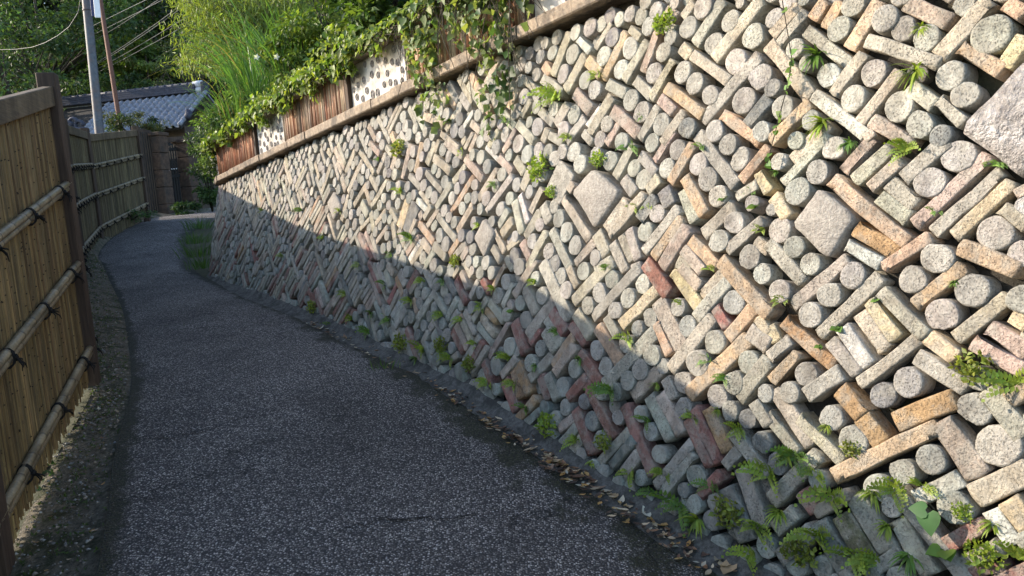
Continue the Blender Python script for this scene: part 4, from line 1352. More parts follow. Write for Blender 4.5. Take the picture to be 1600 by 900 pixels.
LG = (.215, .275, .055)
creeper('creeper', 'light green creeper trailing over the coping above the reddest rod panel', -7.2, -4.9, 2300, .06, LG, (.09, .15, .035), bulge=.22, hang=.10, back=.7)
creeper('creeper', 'bright green small leaved creeper heaped on the coping behind the second disc panel', -4.9, -2.3, 4200, .058, LG, (.085, .145, .035), bulge=.42, hang=.12, back=.8)
creeper('creeper', 'leafy creeper spilling over the middle disc panel', -2.3, -1.5, 900, .05, LG, (.10, .16, .04), bulge=.15, hang=.10, back=.5)
creeper('ivy', 'variegated ivy hanging thickly over the rod panel nearest the viewer', -1.55, -.05, 3400, .058, (.20, .245, .085), (.11, .175, .05), bulge=.35, hang=.48, back=.6, cat='ivy', strings=46, aspect=.95, wave=.75)
creeper('ivy', 'dark ivy strands dropping from the ledge over the top of the wall', -.50, -.08, 620, .062, (.055, .095, .030), (.115, .155, .05), bulge=.2, hang=.85, back=.3, cat='ivy', strings=16, aspect=.9)
creeper('creeper', 'green creeper edging the coping at the top of view', -.05, 1.6, 900, .055, LG, (.07, .12, .035), bulge=.2, hang=.06, back=.6)
# shrubs standing behind
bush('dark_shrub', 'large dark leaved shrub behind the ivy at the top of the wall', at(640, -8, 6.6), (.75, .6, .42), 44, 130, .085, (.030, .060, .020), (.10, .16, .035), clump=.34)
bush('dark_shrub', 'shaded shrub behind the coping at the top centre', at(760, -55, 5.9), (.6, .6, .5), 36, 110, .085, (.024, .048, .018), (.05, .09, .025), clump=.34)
bush('leafy_shrub', 'bright leaved shrub above the second rod panel', at(520, 40, 7.8), (.55, .5, .50), 44, 110, .070, (.17, .24, .05), (.10, .165, .04), clump=.32)
bush('leafy_shrub', 'green shrub between tall grass and bright creeper', at(478, 92, 8.1), (.42, .4, .42), 34, 100, .060, (.15, .22, .055), (.09, .16, .045), clump=.32)
bush('leafy_shrub', 'grey green hanging shrub at the far end of the parapet', at(350, 225, 10.2), (.34, .3, .52), 36, 110, .060, (.10, .15, .06), (.07, .115, .04), clump=.32)
bush('leafy_shrub', 'small leaved green shrub below the tall grass', at(385, 185, 9.6), (.55, .4, .34), 36, 110, .055, (.13, .20, .05), (.08, .13, .04), clump=.3)
# white flowers on the creeper
G = Geo()
for (px, py, wh) in ((403, 91, 'left of the pair'), (432, 90, 'right of the pair')):
    c_ = at(px + rs.uniform(-3, 3), py + rs.uniform(-2, 2), 7.55)
    t = thing('white_flower', 'small white flower in the creeper below the tall grass, ' + wh, 'flower', c_, 'white flowers in the creeper')
    for j in range(5):
        a = j * 1.2566
        d = np.array([math.cos(a), -.5, math.sin(a)])
        V, Fc, C = leaf_arrays([c_], [d], [np.array([-.3, -1, .3])], [.04], [.028], [(.75, .75, .74)])
        obj('petal', V, Fc, MAT['leaf'], t, C, origin=c_)


# ------------------------------------------------------------------ house, gate, poles, wires
def frame2(a, b):
    e1 = np.array([b[0] - a[0], b[1] - a[1], 0]); e1 /= np.linalg.norm(e1)
    return e1, np.array([e1[1], -e1[0], 0])      # along, towards the viewer


ra_, rb_ = at(60, 168, 24.6), at(309, 150, 23.4)
rb_[2] = ra_[2] = (ra_[2] + rb_[2]) / 2
house = thing('tiled_house', 'low house with grey pantile roof and dark ridge behind the gate', 'house', (rb_[0] - 2, rb_[1] + 2, 1.6))
e1, e2 = frame2(ra_, rb_)
RL = np.linalg.norm(rb_ - ra_)
SL = np.array([e2[0] * .80, e2[1] * .80, -.60]); SL /= np.linalg.norm(SL)
SN = np.cross(SL, e1); SN = SN if SN[2] > 0 else -SN
# tile courses: each pantile is a part
PW, PL, ROWS = .235, .24, 8
proto = None
right = rb_ + e1 * .35
ncol = 15
roof = Geo()
for j in range(ROWS + 1):
    pass
Geo().box(right - e1 * 2.6 + SL * 1.0 - SN * .06, e1, SL, SN, 2.6, 1.0, .03).build('roof_deck', MAT['black'], house)
deck = Geo().box(right - e1 * 2.6 - np.array([SL[0], SL[1], -SL[2]]) * 1.0 - Z3 * .05, e1, np.array([SL[0], SL[1], -SL[2]]), Z3, 2.6, 1.0, .03)
deck.build('rear_roof', MAT['tile'], house)
prof = [(-.5, .01), (-.44, .055), (-.30, .085), (-.16, .055), (-.08, .010), (.08, -.012), (.25, -.018), (.42, -.008), (.5, .01)]
for i in range(ncol):
    for j in range(ROWS):
        o = right - e1 * PW * (i + .5) + SL * (.10 + PL * (j + .5)) + SN * .015
        if proto is None:
            V, Fc = [], []
            for s_, lift, th in ((-.56, -.012, 0), (.5, .016, 0), (.5, -.010, 1)):
                V += [e1 * x * PW + SL * s_ * PL + SN * (h + lift * 1.6) for x, h in prof]
            m = len(prof)
            Fc = [(k * m + q, k * m + q + 1, (k + 1) * m + q + 1, (k + 1) * m + q) for k in range(2) for q in range(m - 1)]
            proto = obj('roof_tile', [v + o for v in V], Fc, MAT['tile'], house, None, True, origin=o)
        else:
            inst('roof_tile', proto, house, o)
# the ridge: stacked flat courses under a round cap
mid = (ra_ + rb_) / 2
for h, t_, z in ((.17, .03, .02), (.15, .03, .085), (.135, .03, .15), (.12, .03, .215)):
    Geo().box(mid + Z3 * (z + .03), e1, e2, Z3, RL / 2, h, t_, None, .008).build('ridge_course', MAT['ridge'], house)
nseg = int(RL / .26)
for k in range(nseg):
    a = ra_ + (rb_ - ra_) * (k / nseg) + Z3 * .275; b = ra_ + (rb_ - ra_) * ((k + .97) / nseg) + Z3 * .275
    Geo().tube([a, a + (b - a) * .86, a + (b - a) * .87, b], [.075, .075, .088, .088], 8).build('ridge_cap', MAT['ridge'], house, True)
# ridge end: two stacked drums
en = Geo()
q = rb_ + e1 * .05
for z in (.08, .27):
    d = Geo().tube([q - e1 * .16 + Z3 * z, q - e1 * .15 + Z3 * z, q + e1 * .15 + Z3 * z, q + e1 * .16 + Z3 * z], [.07, .105, .105, .07], 12)
    d.build('ridge_drum', MAT['tilewhite'], house, True)
Geo().box(q + e1 * .24 + Z3 * .12, e1, e2, Z3, .07, .16, .2, None, .03).build('ridge_end_tile', MAT['ridge'], house)
# verge roll with its dark end tile
va, vb = right + SL * .05 + SN * .05, right + SL * 2.0 + SN * .05
for k in range(8):
    a, b = va + (vb - va) * k / 8, va + (vb - va) * (k + .95) / 8
    Geo().tube([a, b], [.06, .072], 8).build('verge_tile', MAT['tile'], house, True)
Geo().tube([vb - SL * .55 + e1 * .1, vb - SL * .5 + e1 * .1 + Z3 * .1, vb - SL * .35 + e1 * .1], [.06, .12, .07], 8).build('verge_end_tile', MAT['ridge'], house, True)
# walls under the roof
Geo().box(right - e1 * 2.7 + e2 * .1 + np.array([0, 0, 1.55 - right[2] + 1.05]), e1, e2, Z3, 2.4, .85, 1.05 + (right[2] - 3.9) / 2).build('wall', MAT['wall_render'], house)
# lower roof ornament seen above the fence
orn = thing('roof_ornament', 'black curled ridge-end tile of a lower roof behind the near fence', 'roof tile', at(115, 204, 18.0))
G = Geo()
oc = at(115, 193, 18.0)
for k in range(3):
    s_ = (k - 1)
    ring = [oc + crt * (s_ * .14 + .105 * math.cos(t)) + Z3 * (.02 - abs(s_) * .07 + .105 * math.sin(t)) for t in np.linspace(0, 5.6, 12)]
    G.tube(ring, [.05 - .002 * i for i in range(12)], 6)
G.build('curl', MAT['ridge'], orn, True)
Geo().box(oc - Z3 * .16, crt, np.cross(Z3, crt), Z3, .30, .08, .07, None, .02).build('base_tile', MAT['ridge'], orn)
Geo().tube([oc - Z3 * .2, oc - Z3 * 1.4], [.1, .12], 6).build('post', MAT['black'], orn)

# gate: board wall, two stone pillars, dark barred leaf
gate = thing('garden_gate', 'dark barred wooden gate between two brown stone pillars at the bend of the path', 'gate', at(275, 334, 18))


def pillar(px0, px1, ytop, ybot, d, name, courses):
    a, b = at(px0, ybot, d), at(px1, ybot, d)
    wdt = np.linalg.norm(b - a) / 2
    zt = at((px0 + px1) / 2, ytop, d)[2]
    c = (a + b) / 2
    z0 = c[2] - .15
    hh = (zt - z0) / courses
    for k in range(courses):
        Geo().box(np.array([c[0], c[1], z0 + hh * (k + .5)]) + np.array([rnd.uniform(-.012, .012), 0, 0]), e1, e2, Z3, wdt * rnd.uniform(.94, 1.02), wdt, hh * .487, None, .015).build(name, MAT['gatestone'], gate)
    Geo().box(np.array([c[0], c[1], zt + .035]), e1, e2, Z3, wdt * 1.2, wdt * 1.2, .04, None, .012).build('pillar_cap', MAT['gatestone'], gate)


pillar(250, 271, 213, 336, 17.6, 'pillar_stone', 5)
pillar(289, 312, 224, 328, 18.4, 'pillar_stone', 5)
bl, br = at(224, 334, 17.0), at(249, 335, 17.5)
for k in range(7):
    p = bl + (br - bl) * (k + .5) / 7
    Geo().box(np.array([p[0], p[1], p[2] + .88]), e1, e2, Z3, np.linalg.norm(br - bl) / 14 * .95, .02, 1.0, None, .004).build('wall_board', MAT['black'], gate)
Geo().box((bl + br) / 2 + Z3 * 1.92, (br - bl) / np.linalg.norm(br - bl), e2, Z3, np.linalg.norm(br - bl) / 2 + .04, .05, .04, None, .01).build('wall_cap', MAT['post'], gate)
gl, gr = at(268, 332, 17.9), at(290, 328, 18.3)
gd = (gr - gl) / np.linalg.norm(gr - gl)
for k in range(6):
    p = gl + (gr - gl) * (k + .5) / 6
    Geo().box(np.array([p[0], p[1], p[2] + .80]), gd, np.cross(Z3, gd), Z3, .021, .02, .78, None, .004).build('gate_bar', MAT['black'], gate)
for z in (.2, .85, 1.5):
    Geo().box((gl + gr) / 2 + Z3 * z, gd, np.cross(Z3, gd), Z3, np.linalg.norm(gr - gl) / 2, .025, .035, None, .004).build('gate_rail', MAT['black'], gate)
for k in range(5):
    p = gl + (gr - gl) * (k + .5) / 6 + Z3 * 1.02 + np.array([0, -.03, 0])
    Geo().tube([p, p + np.array([0, -.02, 0])], [.02, .012], 6).build('gate_stud', MAT['tilewhite'], gate)
Geo().box((gl + gr) / 2 + Z3 * 1.72, gd, np.cross(Z3, gd), Z3, .42, .07, .06, None, .01).build('lintel', MAT['post'], gate)
Geo().box((gl + gr) / 2 + np.cross(Z3, gd) * .9 + Z3 * .8, gd, np.cross(Z3, gd), Z3, .9, .03, .9).build('screen_board', MAT['black'], gate)

# poles
pb, pt_ = at(156, 212, 18.5), at(131, -40, 18.5)
pole = thing('utility_pole', 'weathered grey steel pole with a small white plate behind the far fence', 'pole', (pb[0], pb[1], 1.4))
ax = (pt_ - pb) / np.linalg.norm(pt_ - pb)
foot = pb - ax * ((pb[2] - 1.4) / ax[2])
Geo().tube([foot, pb, pt_, pt_ + ax * 2.5], [.11, .108, .10, .09], 12).build('shaft', MAT['steel'], pole, True)
for z in (.25, .62):
    q = pt_ - ax * z * 1.5
    Geo().tube([q, q + ax * .05], [.112, .112], 12).build('band', MAT['steel'], pole, True)
sg = at(151.5, 10, 18.3)
plate = Geo().box(sg, crt, np.cross(Z3, crt), ax, .075, .012, .28, None, .012).build('plate', MAT['white'], pole)
Geo().box(at(144.5, 8, 18.34), crt, np.cross(Z3, crt), ax, .05, .012, .28, None, .01).build('plate', MAT['blue'], pole)
qb, qt = at(189, 205, 20.0), at(152, -30, 20.0)
rp = thing('rusty_pole', 'slim rusty brown pole leaning beside the grey pole', 'pole', (qb[0], qb[1], 1.4))
ax2 = (qt - qb) / np.linalg.norm(qt - qb)
Geo().tube([qb - ax2 * ((qb[2] - 1.4) / ax2[2]), qb, qt], [.062, .06, .055], 10).build('shaft', MAT['rust'], rp, True)
Geo().tube([qb - ax2 * .9, qb - ax2 * .84], [.075, .075], 10).build('collar', MAT['rust'], rp, True)

# overhead wires
WI = [((28, 100, 40), (110, 58, 30), (232, -2, 20), 'highest overhead wire rising to the right past the poles'),
      ((24, 114, 40), (130, 62, 30), (262, -4, 19), 'second highest overhead wire crossing behind the grey pole'),
      ((50, 111, 38), (136, 70, 30), (290, -30, 20), 'overhead wire just under the second highest one'),
      ((84, 134, 36), (166, 89, 27), (296, -2, 17), 'pale overhead wire passing above the rusty pole, upper of a close pair'),
      ((84, 136, 36.4), (166, 92, 27), (303, -2, 17), 'pale overhead wire, lower of the close pair'),
      ((84, 142, 36), (174, 96, 27), (330, 2, 17), 'overhead wire ending left just above the near post'),
      ((86, 146, 36), (190, 94, 27), (345, 8, 17), 'lowest bright overhead wire above the tiled ridge'),
      ((184, 128, 34), (266, 78, 26), (345, 32, 19), 'thin dark wire below the others near the bamboo'),
      ((200, 140, 34), (268, 95, 26), (350, 45, 19), 'thinnest wire above the ridge end')]
for k, (a, b, c, lab) in enumerate(WI):
    a, b, c = at(*a), at(*b), at(*c)
    pts = [a + (a - b) * .5] + [a * (1 - s_) * (1 - 2 * s_) + 4 * b * s_ * (1 - s_) + c * s_ * (2 * s_ - 1) for s_ in np.linspace(0, 1, 14)] + [c + (c - b) * .9]
    o = Geo().tube(pts, .008 if k < 7 else .0055, 5, None, False).build('overhead_wire', MAT['wire'], None, True)
    tag(o, lab, 'wire', 'overhead wires')
pts = [at(x, y, 18.4 + i * .4) for i, (x, y) in enumerate([(127, -6), (122, 20), (108, 42), (90, 56), (70, 67), (50, 74), (25, 77), (-10, 78)])]
tag(Geo().tube(pts, .009, 5, None, False).build('overhead_wire', MAT['wire'], None, True), 'slack curved wire hanging left from the grey pole', 'wire', 'overhead wires')

# bit of the building above the creeper
bd = thing('upper_house', 'corner of a pale building with a window above the creeper at the top of view', 'house', at(462, 90, 13.5))
c_ = at(466, -12, 13.5)
Geo().box(c_ + np.array([.35, .6, -.3]), e1, e2, Z3, .62, .5, .75).build('wall', MAT['wall_render'], bd)
wf = Geo().box(c_ + np.array([.02, .08, .12]) , e1, e2, Z3, .21, .02, .24, None, .006).build('window_frame', MAT['plaster'], bd)
for s_ in (-1, 1):
    Geo().box(c_ + np.array([.02, .08, .12]) + e1 * s_ * .098 + e2 * .012, e1, e2, Z3, .084, .012, .2).build('pane', MAT['glass'], wf)

# ------------------------------------------------------------------ small plants rooted in the wall joints
def fern_frond(L, p, d, up, ln, wd, c, np_=9):
    """one frond: a bent midrib with leaflets to both sides"""
    d = unit(np.asarray(d)); side = unit(np.cross(d, up))
    Pn, Dn, Nn, Ls_ = [], [], [], []
    cur = np.asarray(p, float).copy()
    for k in range(np_):
        t = k / (np_ - 1)
        d = unit(d + np.array([0, 0, -.16]) * (.4 + t))
        nrm = np.cross(side, d)
        for s_ in (-1, 1):
            Pn.append(cur.copy()); Dn.append(side * s_ + d * .55); Nn.append(nrm)
            Ls_.append(wd * .5 * math.sin(math.pi * (.22 + .72 * t)) ** .8 + .003)
        cur = cur + d * ln / np_
    Pn.append(cur); Dn.append(d); Nn.append(nrm); Ls_.append(wd * .28)
    Ls_ = np.array(Ls_)
    L.add(*leaf_arrays(np.array(Pn), np.array(Dn), np.array(Nn), Ls_, np.full(len(Pn), ln / np_ * .95), cvar(c, len(Pn), .18), .05, .05))
    G = Geo()
    return cur


def wall_px(x, y):
    """where a sight line meets the wall"""
    u = float(np.interp(x, [330, 500, 700, 900, 1130, 1400, 1600], [-7.0, -3.5, -1, .3, 1.3, 2, 2.4])); z = 1.2
    def pr_(u, z):
        v = WP(u, z) - CAMP; d = v @ fwd
        return np.array([800 + FPX * (v @ crt) / d, 450 - FPX * (v @ cup) / d])
    for _ in range(40):
        a = pr_(u, z); e = np.array([x, y]) - a
        J = np.array([(pr_(u + 1e-3, z) - a) / 1e-3, (pr_(u, z + 1e-3) - a) / 1e-3]).T
        s_ = np.linalg.solve(J, e); k = min(1, .4 / max(1e-9, np.abs(s_).max()))
        u += s_[0] * k; z += s_[1] * k
    return u, z


BRG, MDG, OLV = (.27, .36, .06), (.15, .26, .055), (.24, .28, .06)


def wall_plant(x, y, size, style, label, group='small plants growing from the wall joints'):
    u, z = wall_px(x, y)
    p, a1, a2, a3 = wframe(u, z)
    d = (p - CAMP) @ fwd
    S = size * d / FPX              # real size
    root = p - a3 * .01
    nm = {'f': 'fern', 'g': 'grass_tuft', 'b': 'broadleaf_plant', 's': 'cushion_plant'}[style]
    t = thing(nm, label, {'f': 'fern', 'g': 'grass', 'b': 'plant', 's': 'plant'}[style], root, group)
    L = Leaves()
    leaf_tone = BRG if rs.rand() < .7 else MDG  # leaf green picked at random, the brighter one more often
    if style == 'f':
        n = rs.randint(6, 10)
        for k in range(n):
            an = rs.uniform(-.5, math.pi + .5) if k > 1 else rs.uniform(.2, 2.9)
            dd = a3 * rs.uniform(.5, 1.1) + a1 * math.cos(an) + a2 * (math.sin(an) * .8 + .1)
            l = S * rs.uniform(.4, .72)
            fern_frond(L, root + a1 * rs.uniform(-.02, .02), dd, a3 + a2 * .4, l, l * .42, np.asarray(leaf_tone) * rs.uniform(.75, 1.2), 8)
    elif style == 'g':
        for k in range(rs.randint(20, 32)):
            an = rs.uniform(0, 2 * math.pi)
            dd = unit(a3 * rs.uniform(.5, 1.3) + a1 * math.cos(an) * .9 + a2 * math.sin(an) * .7 + a2 * .2)
            l = S * rs.uniform(.28, .62)
            cur, side = root.copy(), unit(np.cross(dd, a2 + a3 * .3 + rs.normal(size=3) * .2))
            V = []
            for q in range(5):
                w_ = max(.0045, S * .062) * (1 - (q / 4) ** 2) + .0008
                V += [cur + side * w_ / 2, cur - side * w_ / 2]
                dd = unit(dd + np.array([0, 0, -.30]))
                cur = cur + dd * l / 4
            Fc = np.array([f for q in range(4) for f in ((2 * q, 2 * q + 1, 2 * q + 3), (2 * q, 2 * q + 3, 2 * q + 2))])
            L.add(np.array(V), Fc, cvar(leaf_tone, 1, .25).repeat(len(V), 0))
    elif style == 's':
        n = 150
        o = rdir(n) * rs.rand(n, 1) ** .4 * S * .5
        P = root + a1 * o[:, :1] + a2 * o[:, 1:2] * .8 + a3 * (np.abs(o[:, 2:3]) * .6 + .01)
        ln = S * rs.uniform(.10, .2, n)
        L.add(*leaf_arrays(P, rdir(n) + a3 * .6 + np.array([0, 0, .4]), rdir(n) + a3, ln, ln * .6, cvar(OLV if rs.rand() < .5 else BRG, n, .3)))
    else:
        for k in range(rs.randint(4, 7)):
            an = rs.uniform(.1, 3.0)
            dd = a3 * .9 + a1 * math.cos(an) * .8 + a2 * math.sin(an) * .6
            l = S * rs.uniform(.2, .36)
            st = root + dd * l * .5
            heart(L, st, unit(dd + np.array([0, 0, -.7])), unit(a3 + a2 * .6), l, cvar(MDG, 1)[0])
            G = Geo().tube([root, (root + st) / 2 + a2 * .01, st], [.002, .002, .0015], 4, tuple(MDG), False)
            L.geo(G)
    L.build('fronds' if style == 'f' else 'blades' if style == 'g' else 'leaves', MAT['leaf'], t)
    return t


def heart(L, p, d, n, s, c):
    """heart shaped leaf folded a little along its midrib"""
    sd_ = unit(np.cross(d, n)); n = np.cross(sd_, d)
    pts = [(0, 0), (-.14, .22), (-.05, .44), (.18, .52), (.45, .42), (.75, .2), (1.0, 0)]
    V = [p + d * a * s + n * (-.10 * a * a * s) for a in (0, .2, .45, .75, 1.0)]
    V += [p + d * a * s + sd_ * b * s + n * (abs(b) * .10 - .08 * max(0, a)) * s for a, b in pts[1:6]]
    V += [p + d * a * s - sd_ * b * s + n * (abs(b) * .10 - .08 * max(0, a)) * s for a, b in pts[1:6]]
    Fc = [(0, 5, 6), (0, 6, 1), (6, 7, 1), (7, 2, 1), (7, 8, 2), (8, 3, 2), (8, 9, 3), (9, 4, 3)]
    Fc += [(0, 11, 10), (0, 1, 11), (11, 1, 12), (12, 1, 2), (12, 2, 13), (13, 2, 3), (13, 3, 14), (14, 3, 4)]
    L.add(np.array(V), np.array(Fc), np.tile(c, (len(V), 1)))


PL_ = """1275,85,52,g 1430,108,58,g 1437,42,32,g 1285,190,58,g 1325,222,34,g 1415,235,42,f 1552,257,20,f 1182,325,30,b 1132,312,22,b 984,232,24,f 988,325,16,f
845,262,36,s 936,250,24,s 1040,36,34,s 868,152,52,f 1307,515,26,b 1280,543,18,b 1525,576,48,s 1592,602,64,f 1106,562,24,f 1168,300,16,f 1332,702,26,s 980,530,30,f
1065,476,20,f 1025,600,22,g 955,612,42,f 1080,652,24,f 1195,742,58,f 1300,778,74,f 1362,770,46,g 1402,768,58,f 1182,824,46,f 1385,822,34,g 1332,872,52,f 1478,866,54,b
1592,872,52,f 1062,792,62,f 1088,812,48,g 858,664,34,s 925,722,24,g 792,560,26,f 660,548,34,f 690,492,22,f 742,540,20,f 628,536,26,s 625,300,18,f 625,232,26,s 642,374,26,f
720,240,18,f 680,176,22,b 548,498,22,f 800,488,18,b 836,442,18,f 660,440,26,f 578,490,20,f 520,514,24,f 452,492,20,f 1130,592,24,f 1245,716,46,f 1152,672,34,f
1228,712,34,g 1016,770,34,f 862,300,18,s 1010,322,14,f 1190,360,16,f 712,408,18,s 702,190,20,b 560,415,18,f 470,330,16,f 505,372,16,f 600,445,18,f 410,330,14,f 440,400,16,f
1290,665,22,g 1120,640,20,g 1170,868,52,f 1250,860,46,s 1420,868,52,g 1540,868,46,s 885,215,18,f 745,352,16,f 1210,268,16,g 770,452,18,f 720,500,22,f 690,540,24,s 640,470,18,f
575,520,24,f 605,500,20,f 540,460,18,f 490,480,20,s 650,560,26,g 700,560,26,f 735,570,24,s 760,600,28,f 800,600,24,f 820,640,30,f 835,570,22,g 900,690,34,f 945,690,26,s 985,740,38,f 1035,740,30,f
1110,760,36,f 1140,800,44,s 1215,800,40,g 1270,740,36,f 1275,840,56,f 1370,880,52,f 1440,760,30,f 1550,820,36,g 1505,800,26,s 1010,660,26,f 905,560,22,g 870,520,20,f 750,480,20,f 690,440,18,f 610,400,16,f
530,330,14,f 590,250,16,f 770,290,18,f 790,190,20,f 930,120,22,f 1000,180,18,g 1090,230,18,f 1220,470,20,f 1370,470,18,b 1460,330,18,f 1490,440,18,g 1110,420,16,f 950,420,18,f"""
where = lambda x, y: ('low at the foot of' if y > 640 or (x < 800 and y > 500) else 'in the shaded part of' if (x < 560 and y > 380) or (560 <= x < 1100 and y > 380 + (x - 560) * .36) else 'in the sunlit part of')
LABS = {(1430, 108): 'grassy tuft casting blade shadows on a pale bar near the big pale boulder', (1275, 85): 'grassy tuft on round clay ends near the top of the wall',
        (1437, 42): 'small grassy tuft near the top right of the wall', (1285, 190): 'grassy tuft on the white speckled bar', (1325, 222): 'small tuft just below the white speckled bar',
        (1415, 235): 'lobed fern left of the big pale boulder', (1525, 576): 'round cushion of tiny leaves on a tan bar at the right', (1592, 602): 'fern frond cut by the right edge of view',
        (1307, 515): 'round leaved seedling on the row of upright bars', (868, 152): 'ferny tuft under the ivy near the wall top', (1040, 36): 'cushion of round leaves just under the parapet at the top',
        (845, 262): 'yellow green cushion left of the flat pale slab', (1300, 778): 'largest fern clump low on the wall at the right', (1195, 742): 'spreading fern above the gutter leaves at the right',
        (1062, 792): 'big fern clump at the foot of the wall above fallen leaves', (955, 612): 'fern beside the long red bars in the shade', (1402, 768): 'fern frond beside the heart shaped leaves'}
PLN = {'f': 'small green fern rooted', 'g': 'small grass tuft rooted', 'b': 'round leaved plant', 's': 'tiny leaved cushion'}
ORD = ['leftmost', 'second', 'third', 'fourth', 'fifth', 'sixth', 'seventh', 'eighth', 'ninth', 'tenth', 'eleventh', 'twelfth', 'thirteenth', 'fourteenth', 'fifteenth', 'sixteenth', 'seventeenth', 'eighteenth', 'nineteenth', 'twentieth', 'twenty-first', 'twenty-second', 'twenty-third'] + ['twenty-%s' % w_ for w_ in ('fourth', 'fifth', 'sixth', 'seventh', 'eighth', 'ninth')] + ['thirtieth'] + ['thirty-%s' % w_ for w_ in ('first', 'second', 'third', 'fourth', 'fifth', 'sixth')]
plist = [q.split(',') for q in PL_.split()]
rank = {}
for q in sorted(plist, key=lambda q: int(q[0])):
    k = (q[3], where(int(q[0]), int(q[1])), int(q[1]) < 260)
    if (int(q[0]), int(q[1])) not in LABS:
        rank.setdefault(k, []).append((int(q[0]), int(q[1])))
for q in plist:
    x, y, s_, st = q
    kx = (st, where(int(x), int(y)), int(y) < 260)
    if (int(x), int(y)) in LABS: lab = LABS[(int(x), int(y))]
    else:
        r_ = rank[kx].index((int(x), int(y)))
        only = len(rank[kx]) == 1
        lab = '%s %s %s%s the clay wall' % (PLN[st].replace(' rooted', ''), '' if only else ORD[r_] + ('' if r_ == 0 else ' from the left'), kx[1].replace('in the', 'high in the') if kx[2] and 'part' in kx[1] else kx[1], '')
        lab = ' '.join(lab.split())
    x, y, s_ = int(x), int(y), float(s_)
    wall_plant(x, y, s_ * 1.4, st, lab, 'plants %s the wall' % where(x, y) if (x, y) not in LABS else 'plants of the wall that stand out')
# two large heart shaped leaves low on the right
u_, z_ = wall_px(1460, 796)
p, a1, a2, a3 = wframe(u_, z_)
hp = thing('heart_leaf_plant', 'plant with two large heart shaped leaves low on the wall at the right', 'plant', p)
for (du, dz, s_, dd) in ((-.004, .006, .056, a1 * -1.0 - a2 * .15 + a3 * .15), (.006, -.002, .076, a1 * .25 - a2 * 1.0 + a3 * .2)):
    L = Leaves()
    q = p + a1 * du + a2 * dz + a3 * .06
    heart(L, q, unit(dd), unit(a3 + a2 * .25), s_, np.array((.07, .165, .055)))
    L.build('leaf', MAT['leaf'], hp)
Geo().tube([p, p + a3 * .05 + a2 * .03, p + a3 * .06 + a2 * .03], .003, 5).build('stem', MAT['bark'], hp)

# a thin vine strand hanging over the upper wall
hv = thing('hanging_vine', 'thin vine strand with few leaves hanging down the upper wall between grassy tufts', 'vine', wframe(*wall_px(1217, 225))[0])
pts = []
for (x, y) in ((1228, -20), (1238, 40), (1247, 95), (1243, 125), (1237, 150), (1226, 190), (1217, 225), (1208, 262)):
    f_ = wframe(*wall_px(x, y)); pts.append(f_[0] + f_[3] * .045)
Geo().tube(pts, .0022, 5, None, False).build('stem', MAT['bark'], hv, True)
L = Leaves()
for k in range(26):
    i = rs.randint(0, 7); t_ = rs.rand()
    p = pts[i] * (1 - t_) + pts[i + 1] * t_
    heart(L, p, unit(rs.normal(size=3) + np.array([0, 0, -.5])), unit(rs.normal(size=3) * .4 + f_[3]), rs.uniform(.014, .03), cvar(MDG, 1)[0])
L.build('leaves', MAT['leaf'], hv)

# grass at the far corner of the wall, by the road
for (px, py, d, n, ln, lab) in ((311, 396, 10.6, 90, .26, 'lush grass at the foot of the far wall corner'), (318, 414, 10.1, 80, .24, 'grass tuft where the road edge meets the far wall'),
                                (303, 376, 12.0, 80, .26, 'grass along the road edge beyond the wall corner'), (312, 354, 14.0, 90, .3, 'grass at the far bend beside the path')):
    b = at(px, py, d)
    t = thing('grass_tuft', lab, 'grass', b, 'grass at the far wall corner')
    L = Leaves()
    blades(L, b - Z3 * .05, n, ln, .012, (.085, .16, .035), .8, (0, 0, 0), .8, 5, .28)
    L.build('blades', MAT['leaf'], t)
bush('leafy_weed', 'dark broad leaved weed under the lower rail of the near fence', at(62, 690, 4.5), (.10, .14, .07), 8, 14, .07, (.035, .08, .025), clump=.5)
bush('leafy_weed', 'low creeping weed on the verge in the lower left', at(60, 745, 4.05), (.12, .16, .04), 8, 14, .05, (.045, .085, .025), clump=.5)
# grass seedlings at a crack in the road
b = at(270, 514, 6.9)
t = thing('grass_tuft', 'tiny grass growing from a crack in the middle of the road', 'grass', b)
L = Leaves(); blades(L, b, 26, .06, .005, (.09, .15, .03), .9, (0, 0, 0), .6, 4, .14); L.build('blades', MAT['leaf'], t)
b = at(600, 575, 5.25)
t = thing('grass_tuft', 'small grass tuft at the gutter in the shade', 'grass', b)
L = Leaves(); blades(L, b, 30, .08, .006, (.09, .17, .03), .9, (0, 0, 0), .6, 4, .12); L.build('blades', MAT['leaf'], t)

# ------------------------------------------------------------------ fallen leaves
def dry_leaf(p, s, parent=None, c=None, stuff=None):
    az = rs.uniform(0, 6.28)
    d = np.array([math.cos(az), math.sin(az), rs.uniform(-.1, .35)])
    d = unit(d); sd_ = unit(np.cross(d, Z3)); n = np.cross(sd_, d)
    cl = rs.uniform(.15, .6)
    V, prf = [], [(0, .02), (.2, .17), (.45, .24), (.72, .17), (1, .01)]
    for a, b in prf:
        h = (a - .5) ** 2 * rs.uniform(.1, .9)
        for q in (-1, 0, 1):
            V.append(p + d * (a - .5) * s + sd_ * q * b * s + n * (abs(q) * b * cl + h) * s + Z3 * .004)
    Fc = np.array([f for k in range(4) for q in range(2) for f in ((k * 3 + q, k * 3 + q + 1, k * 3 + q + 4), (k * 3 + q, k * 3 + q + 4, k * 3 + q + 3))])
    c = cvar(c, 1, .25).repeat(len(V), 0)
    return np.array(V), Fc, c


